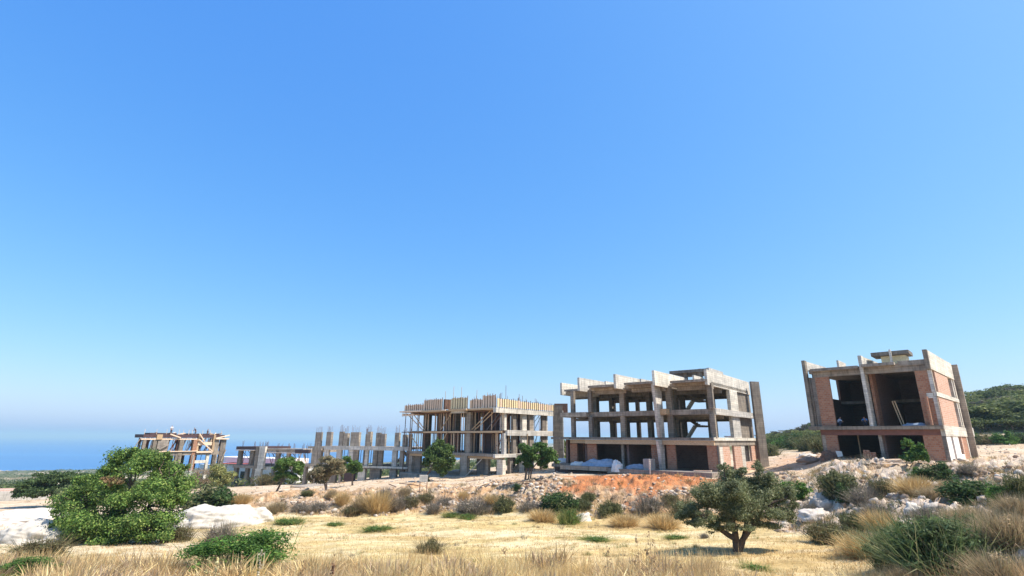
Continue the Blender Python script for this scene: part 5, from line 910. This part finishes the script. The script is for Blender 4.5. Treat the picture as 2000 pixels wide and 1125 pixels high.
# ------------------------------------------------------------------ shrubs, one by one
SH = [
 ('round dark green bush in the left foreground grass', 472, 1113, 205, 104, 'greenbig'),
 ('grey dry bush touching the back of the round green bush', 430, 1062, 72, 46, 'grey'),
 ('green bush cut off by the bottom left corner', 38, 1135, 130, 50, 'greenbig'),
 ('grey green grassy clump below the white slope at left', 80, 1085, 90, 40, 'brown'),
 ('dark bush right of the carob behind the white mound', 412, 998, 116, 62, 'dark'),
 ('brown olive bush under the low frame on the left', 522, 948, 44, 30, 'brown'),
 ('dry grass skirt under the right side of the carob', 345, 1058, 60, 40, 'brown'),
 ('small yellow brown bush left on the bank', 470, 985, 40, 22, 'straw'),
 ('grey brown shrub low on the bank below the small dark trunked tree', 620, 1000, 50, 24, 'grey'),
 ('reddish brown dry bush on the bank, first from the left', 705, 998, 44, 30, 'feather'),
 ('golden dry bush in the middle of the left bank', 738, 1000, 58, 42, 'straw'),
 ('golden brown bush on the bank, second from the left', 668, 985, 34, 26, 'straw'),
 ('dark mauve bush above the golden one on the left bank', 752, 975, 36, 24, 'grey'),
 ('olive brown bush on the left bank between gold and mauve', 800, 992, 40, 30, 'brown'),
 ('rust brown bush high on the bank left of the site sign', 790, 970, 30, 20, 'feather'),
 ('tiny grey green bush under the brownish olive tree', 600, 968, 30, 14, 'olive'),
 ('small rusty tuft below the brownish olive tree', 648, 972, 26, 16, 'feather'),
 ('mauve brown bush by the pale stones below the sign', 868, 990, 36, 24, 'grey'),
 ('small dark green bush high on the stony bank', 1010, 960, 22, 16, 'dark'),
 ('golden tuft in the middle of the stony bank', 960, 985, 30, 20, 'straw'),
 ('brown bush at the foot of the bank left of the sign', 690, 1003, 50, 20, 'brown'),
 ('grey bush at the left end of the bank foot', 585, 1000, 46, 20, 'grey'),
 ('tan bush low on the bank beside the white mound', 540, 1000, 44, 20, 'feather'),
 ('olive tuft on the stones above the white boulder', 1150, 975, 30, 18, 'olive'),
 ('brown bush on the red earth right of the streak', 1310, 985, 36, 22, 'brown'),
 ('mauve grey dry bush right of the golden one', 775, 996, 48, 34, 'grey'),
 ('dark brown bush just below the site sign', 830, 984, 40, 26, 'brown'),
 ('small golden tuft on the stones right of the site sign', 905, 978, 24, 20, 'straw'),
 ('mauve dry bush at the bank foot below the site sign', 846, 1003, 36, 26, 'grey'),
 ('wide grey dry shrub at the bank foot, centre left', 925, 1002, 86, 34, 'grey'),
 ('olive green bush standing upright on the bank foot', 985, 1000, 40, 40, 'olive'),
 ('low mauve shrub between the upright olive bush and the dark green one', 1035, 1000, 60, 24, 'grey'),
 ('dark green and brown bush in the middle of the bank', 1092, 999, 84, 48, 'dark'),
 ('bright green grass clump left of the smooth white boulder', 1112, 1022, 38, 36, 'low'),
 ('olive bush overlapping the right side of the dark green bank bush', 1138, 996, 40, 30, 'olive'),
 ('grey green bush above the white boulder to its right', 1192, 1008, 52, 40, 'olive'),
 ('grey mauve bush on the red earth streak', 1268, 1003, 66, 44, 'grey'),
 ('dark olive bush left behind the olive tree on the bank', 1335, 1012, 60, 50, 'brown'),
 ('straw clump along the bank foot below the red earth', 1296, 1032, 70, 30, 'straw'),
 ('straw clump at the bank foot left of the white boulder', 1060, 1018, 60, 24, 'straw'),
 ('straw clump at the bank foot right of the white boulder', 1220, 1028, 60, 24, 'straw'),
 ('small mauve cushion plant in the field left of the olive shade', 1376, 1052, 20, 12, 'grey'),
 ('grey green upright shrub in the middle of the dry field', 838, 1080, 56, 32, 'brown'),
 ('green leafy bush right behind the olive tree', 1552, 978, 72, 46, 'green'),
 ('olive green bush above the pale boulders', 1640, 968, 74, 62, 'olive'),
 ('dark green bush behind the mauve dome', 1655, 985, 50, 42, 'dark'),
 ('rounded mauve grey dome shaped bush on the right slope', 1690, 985, 62, 42, 'grey'),
 ('mixed olive bush right of the mauve dome', 1728, 968, 52, 42, 'brown'),
 ('dark brown bush left of the pale boulders', 1585, 1010, 40, 34, 'grey'),
 ('straggling grey bush under the mauve dome', 1712, 1012, 62, 34, 'grey'),
 ('yellow olive bush at the edge of the field on the right', 1616, 1058, 76, 52, 'brown'),
 ('dark olive bush uphill of the yellow olive one', 1672, 1036, 56, 48, 'olive'),
 ('golden grass clump at the right edge of the field', 1690, 1088, 90, 50, 'straw'),
 ('golden grass clump on the upper right slope', 1790, 966, 70, 38, 'straw'),
 ('brown dry bush right of the upper golden clump', 1825, 975, 60, 24, 'feather'),
 ('light green fig shrub before the right pier of the brick house', 1790, 912, 56, 50, 'fig'),
 ('dark leafy bush at the foot of the brick house corner', 1832, 936, 66, 38, 'dark'),
 ('small green bush under the fig shrub', 1800, 935, 54, 26, 'green'),
 ('low rusty orange shrub below the house corner', 1850, 955, 34, 16, 'feather'),
 ('large dark green bush on the upper right slope', 1905, 988, 120, 62, 'dark'),
 ('green bush joined to the large dark one on its right', 1955, 985, 60, 52, 'green'),
 ('brown shrub on the pale ground above the large dark bush', 1893, 925, 44, 22, 'grey'),
 ('olive bush cut by the right edge of the photo', 1998, 975, 60, 56, 'olive'),
 ('grey brown bush beside the pale rounded rock', 1812, 1022, 64, 36, 'grey'),
 ('big feathery green bush filling the lower right slope', 1850, 1108, 290, 122, 'grassy'),
 ('dark green bush joined to the big feathery one on its left', 1755, 1108, 150, 104, 'grassy'),
 ('green bush behind the big feathery one on the right', 1912, 1062, 90, 62, 'grassy'),
 ('brown feathery bush in the bottom right corner', 1968, 1150, 120, 74, 'feather'),
 ('pale brown feathery bush along the right edge', 1975, 1065, 110, 70, 'feather'),
 ('fawn feathery bush above the pale brown one', 1990, 1015, 70, 50, 'feather'),
 ('low fawn bush between the rocks and the right edge', 1905, 1025, 90, 34, 'feather'),
 ('brown tangle at the bottom left of the big feathery bush', 1775, 1150, 80, 46, 'feather'),
 ('straw bush between the field and the dark olive bush', 1722, 1045, 60, 40, 'straw'),
 ('green weed patch in the field, leftmost', 565, 1022, 50, 12, 'low'), ('green weed patch in the field, second from the left', 655, 1026, 30, 8, 'low'),
 ('pale green weed patch before the bank left of centre', 738, 1036, 50, 10, 'low'), ('bright weed tuft at the bank foot, left of a pair', 880, 1010, 28, 12, 'low'), ('bright weed tuft at the bank foot, right of a pair', 912, 1014, 34, 12, 'low'),
 ('flat green weed patch in the middle of the field', 1163, 1056, 52, 10, 'low'), ('flat green weed patch in the field left of the olive shade', 1318, 1052, 34, 9, 'low'), ('green weeds in the foreground under the olive shade', 1475, 1112, 50, 10, 'low'),
 ('green bushes behind the tall end fin of the large frame', 1502, 890, 50, 30, 'olive')]
for a in SH: shrub(*a)
for k_, (u_, v_, w_, h_, kd) in enumerate(((1530, 876, 50, 30, 'green'), (1556, 878, 60, 36, 'dark'), (1584, 880, 50, 40, 'olive'), (1606, 884, 44, 44, 'olive'), (1512, 872, 44, 22, 'dark'), (1902, 868, 50, 34, 'green'), (1930, 868, 50, 26, 'brown'), (1965, 868, 46, 34, 'green'), (1992, 866, 40, 30, 'dark'))):
    shrub('bushy green shrub in the thicket behind the houses at the foot of the hill', u_, v_, w_, h_, kd, 'thicket_bush', 'thicket at the foot of the hill')

# hill wood on the right, one tree each
def hill_proto(i, pal):
    rt = link('hill_tree', None, (0, 0, 0)); g = random.Random(i)
    lob = [(g.uniform(-.3, .3), g.uniform(-.3, .3), g.uniform(.5, .8), g.uniform(.22, .34), g.uniform(.22, .34), g.uniform(.16, .25)) for _ in range(6)] + [(0, 0, .5, .42, .42, .28)]
    link('crown', mk_mesh('crown', *_m(leaf_cloud(lob, 2600, .05, pal, i, 1.4, shell=.5, sub=8))), (0, 0, 0), rt)
    mb = MB(); limb(mb, [(0, 0, 0), (.03, 0, .3), (0, .02, .55)], .035, .02, 5); mb.build('trunk', M['bark'], rt); return rt
protos = [hill_proto(i, p) for i, p in enumerate(([(.05, .07, .025), (.09, .115, .035), (.14, .16, .05)], [(.09, .115, .035), (.16, .18, .055), (.21, .22, .07)], [(.07, .06, .045), (.10, .085, .06), (.07, .09, .04)]))]
HT = []; g = random.Random(4)
for k_ in range(150):
    u_ = g.uniform(1868, 2075); Y = g.choice((g.uniform(108, 150), g.uniform(120, 230), g.uniform(150, 280))); HT.append((at(u_, 850, Y)[0], Y, g.uniform(5, 9)))
for k_ in range(60):
    u_ = g.uniform(1490, 1640); Y = g.uniform(130, 240); HT.append((at(u_, 850, Y)[0], Y, g.uniform(4, 6)*(1 if u_ > 1540 else .75)))
used = set()
for k_, (xx, yy, s_) in enumerate(HT):
    i = g.choice((0, 0, 1, 1, 2)); pr = protos[i]
    if i in used: pr = clone(pr)
    used.add(i); zz = float(hz(xx, yy)[0]); pr.location = (xx, yy, zz-.4); pr.rotation_euler = (0, 0, g.uniform(0, 6.28)); pr.scale = (s_*g.uniform(1, 1.5), s_*1.1, s_*g.uniform(.6, .85))
    tone = ('dark green', 'yellow green', 'dull purplish green')[i]
    if k_ < 150: tag(pr, tone+' tree in the wood covering the hill at the right edge', 'tree', 'hill wood trees, '+tone)
    else: tag(pr, tone+' tree on the low rise between the two right hand buildings', 'tree', 'trees on the low rise, '+tone)

# ------------------------------------------------------------------ uncountable growth
def scatter_pts(n, u0, u1, y0, y1, prob, seed, power=1.):
    g = np.random.default_rng(seed); r = g.uniform(at(u0, 950, 1)[0], at(u1, 950, 1)[0], n); y = y0*(y1/y0)**(g.random(n)**power); x = r*y
    u, f, b_, p = zone(x, y); ok = g.random(n) < prob(x, y, u, f, b_, p); return x[ok], y[ok]
def grass(name, x, y, hmin, hmax, wid, pal, seed, lean=.5):
    g = np.random.default_rng(seed); n = len(x); z = hz(x, y); th = g.random(n)*6.283; H = g.uniform(hmin, hmax, n)*(.5+fbm(x*.8, y*.8, seed=seed+1)); ln = lean*g.random(n)
    P = np.stack([x, y, z-.02], 1); D = np.stack([np.cos(th)*ln*H, np.sin(th)*ln*H, H], 1); ph = g.random(n)*3.14; w = wid*(.6+.8*g.random(n)); sw = np.stack([np.cos(ph)*w, np.sin(ph)*w*.4, 0*w], 1)
    m = P+D*.55+np.stack([0*H, 0*H, H*.08], 1); V = np.stack([P-sw, P+sw, m+sw*.7, m-sw*.7, P+D+sw*.1, P+D-sw*.1], 1).reshape(-1, 3); b_ = (np.arange(n)*6)[:, None]
    F_ = np.concatenate([b_+np.array([0, 1, 2, 3]), b_+np.array([3, 2, 4, 5])]); pal = np.array(pal)
    q = fbm(x*.25, y*.25, seed=seed+7); idx = np.clip((q*1.6-.3+g.random(n)*.5)*len(pal), 0, len(pal)-1).astype(int); c = pal[idx]*(.8+.4*g.random((n, 1)))
    o = link(name, mk_mesh(name, V, F_, M['straw'], np.repeat(c, 6, 0))); o['kind'] = 'stuff'; return o
GP = [(.74, .57, .26), (.82, .68, .37), (.76, .60, .30), (.66, .47, .22), (.55, .37, .19)]
x_, y_ = scatter_pts(230000, -150, 2150, 14, 29, lambda x, y, u, f, b_, p: np.clip(f*(.06+2.6*(fbm(x*.45, y*.6, seed=5)-.42)), 0, 1)*np.clip((28-y)/6, .1, 1)*(1-np.clip((u-1330)/60, 0, 1)*np.clip((y-18.5)/1.5, 0, 1)*.85), 1)
grass('tall_dry_grass', x_, y_, .2, .7, .0065, GP, 1, .6)
gk = np.random.default_rng(77); kk = 34; cx = gk.uniform(-17, 13, kk); cy = gk.uniform(15.6, 24, kk); nn_ = 300                    # denser, browner stands in the near grass
cx = cx*cy/19; m_ = (cx/cy < .42); cx, cy = cx[m_], cy[m_]; kk = len(cx); px_ = np.repeat(cx, nn_)+gk.normal(size=kk*nn_)*np.repeat(gk.uniform(.25, .8, kk), nn_); py_ = np.repeat(cy, nn_)+gk.normal(size=kk*nn_)*.3
grass('brown_grass_stands', px_, py_, .3, .8, .0055, [(.50, .36, .18), (.58, .44, .22), (.42, .30, .17), (.64, .50, .28)], 9, .6)
x_, y_ = scatter_pts(130000, -150, 1900, 17, 52, lambda x, y, u, f, b_, p: f*np.clip(fbm(x*.35, y*.9, seed=6)*2.4-.7, .08, 1), 2)
grass('field_stubble', x_, y_, .04, .16, .012, [(.72, .60, .34), (.78, .67, .42), (.62, .46, .22), (.48, .33, .15)], 2, 1.2)
x_, y_ = scatter_pts(130000, 300, 2100, 17, 62, lambda x, y, u, f, b_, p: b_*np.clip(fbm(x*.5, y*.5, seed=7)*4-1.75, .02, 1), 3, .6)
grass('bank_grass', x_, y_, .1, .45, .014, [(.56, .40, .2), (.48, .31, .15), (.4, .3, .18), (.34, .22, .13)], 3, .8)
x_, y_ = scatter_pts(30000, 500, 1500, 38, 51, lambda x, y, u, f, b_, p: f*np.clip(f*b_*8+.0, 0, 1), 4)
grass('bank_foot_grass', x_, y_, .2, .55, .015, [(.6, .44, .2), (.66, .5, .26), (.5, .33, .15)], 4, .7)
# dry tufts all over the bank and the slope, and weeds in the field
def tufts(name, n, u0, u1, y0, y1, prob, sz, pals, seed, nb=46):
    x, y = scatter_pts(n, u0, u1, y0, y1, prob, seed); z = hz(x, y); gg = np.random.default_rng(seed); pr = []
    for i in range(len(x)):
        V, F_, C_ = blade_clump(nb, pals[gg.integers(0, len(pals))], seed*1000+i, h=1., wid=.018, lean=1.0, base=.4, curve=.2); s = gg.uniform(*sz)
        pr.append((V*np.array([s*1.3, s*1.3, s])+np.array([x[i], y[i], z[i]-.03]), F_, C_))
    V, F_, C_ = join(pr); o = link(name, mk_mesh(name, V, F_, M['straw'], C_)); o['kind'] = 'stuff'
tufts('bank_tufts', 3200, 380, 2050, 19, 60, lambda x, y, u, f, b_, p: b_*.9, (.18, .6), [G_STRAW, G_GREY, G_FEATH, G_BROWN, G_OLV2, G_OLV2], 51)
tufts('field_tufts', 2600, -50, 1900, 16, 50, lambda x, y, u, f, b_, p: f*np.clip(fbm(x*.3, y*.5, seed=12)*5-2.2, .06, 1), (.08, .3), [G_STRAW, G_FEATH, [(.2, .22, .07), (.3, .3, .12)], G_GREY], 52)
tufts('plateau_tufts', 420, -50, 2050, 52, 100, lambda x, y, u, f, b_, p: p*.5, (.2, .5), [G_STRAW, G_FEATH, G_BROWN], 53)
tufts('tall_grass_clumps', 1700, -120, 1700, 15, 25, lambda x, y, u, f, b_, p: f*np.clip(fbm(x*.5, y*.5, seed=8)*4-1.4, .06, 1)*np.clip((25.5-y)/6, 0, 1)*(1-np.clip((u-1330)/40, 0, 1)*np.clip((y-17.6)/1, 0, 1)), (.4, 1.05), [GP, GP, [(.55, .40, .2), (.46, .32, .16)], [(.38, .27, .17), (.46, .34, .23)]], 54, 80)
# scrub over the plain to the sea
g = np.random.default_rng(31); n = 5200; Y = 105*(9.5)**(g.random(n)); xx = Y*g.uniform(at(-250, 930, 1)[0], at(1250, 930, 1)[0], n); keep = (fbm(xx*.02, Y*.01, oct=4, seed=81) < .56) & (fbm(xx*.05, Y*.03, seed=82) > .38); xx, Y = xx[keep], Y[keep]; zz = hz(xx, Y)
lob = np.stack([xx, Y, zz+.6, 1.5+Y*.006*g.random(len(Y)), 1.5+Y*.008*g.random(len(Y)), .8+1.1*g.random(len(Y))], 1); parts = []
for q in range(0, len(lob), 600): parts.append(leaf_cloud(lob[q:q+600], 17000, .62, [(.06, .085, .03), (.10, .13, .045), (.17, .17, .08)], q, 1.5, shell=.55, sub=0))
o = link('coastal_scrub', mk_mesh('coastal_scrub', *_m(join(parts)))); o['kind'] = 'stuff'

# tall weeds in the foreground, each a plant
def weed(label, u, vtop, h, w, seed, heads, pal, Y=15.5):
    x, y, z = on(at(u, 1125, Y)[0], Y); g = random.Random(seed); rt = root('dry_weed', (x, y, z), label, 'weed'); mb = MB(); hd = []
    top = at(u, vtop, Y)[2]-z; limb(mb, [(0, 0, 0), (g.uniform(-.02, .02), 0, top*.4), (g.uniform(-.04, .04), 0, top*.8), (g.uniform(-.05, .05), 0, top)], .012, .005, 5)
    for k in range(heads):
        z0 = top*g.uniform(.35, .95); a = g.uniform(0, 6.28); r_ = w*g.uniform(.3, 1)*(1.15-z0/top); e = (math.cos(a)*r_, math.sin(a)*r_*.5, z0+r_*.9); mb.tube((0, 0, z0), e, .005, .003, 4); hd.append((*e, .022, .022, .03))
        for q in range(2): e2 = (e[0]+g.uniform(-.06, .06), e[1]+g.uniform(-.04, .04), e[2]+g.uniform(-.03, .08)); mb.tube((e[0]*.7, e[1]*.7, z0+(e[2]-z0)*.7), e2, .003, .002, 4); hd.append((*e2, .02, .02, .028))
    mb.build('stalk', M['timber'], rt); hd.append((0, 0, top, .02, .02, .04))
    tag(link('seed_heads', mk_mesh('seed_heads', *_m(leaf_cloud(hd, 14*len(hd), .02, pal, seed, 1.6, shell=.2, sub=0), 'straw')), (0, 0, 0), rt), kind='stuff')
WP = [(.36, .25, .15), (.48, .36, .22)]
weed('tall branched dry weed left of the olive shade, the bushiest', 1272, 1038, 1.4, .45, 1, 22, WP); weed('tall dry weed right beside the bushiest one', 1248, 1045, 1.2, .3, 2, 14, WP, 16)
weed('thin tall dry weed standing in mid foreground', 1188, 1068, 1, .2, 3, 10, WP); weed('slender dry stalk in the right middle foreground', 1325, 1062, 1, .12, 4, 7, WP, 16.5)
weed('slender weed stalk before the middle of the grass', 985, 1070, 1, .1, 5, 6, WP); weed('brown dock spike left of centre', 650, 1085, .8, .05, 6, 16, [(.2, .12, .08)], 15.5)
weed('brown dock spike near the bottom edge right of the round bush', 590, 1096, .8, .05, 7, 18, [(.24, .16, .09)], 14.5); weed('pale mullein spike in front of the round green bush, left', 404, 1088, .8, .05, 8, 16, [(.5, .46, .25)], 14.5)
weed('brown spike in front of the round green bush, right', 468, 1078, .9, .06, 9, 20, [(.34, .25, .14)], 14.6); weed('pale spike beside the left mullein', 420, 1090, .8, .05, 10, 14, [(.52, .48, .28)], 14.3)
weed('tall dark dry spike on the right slope', 1965, 1002, 1.4, .12, 11, 22, [(.2, .13, .08)], 17)
weed('pale flowering umbel weed against the round green bush', 505, 1075, .9, .14, 12, 14, [(.6, .54, .42)], 15.5)
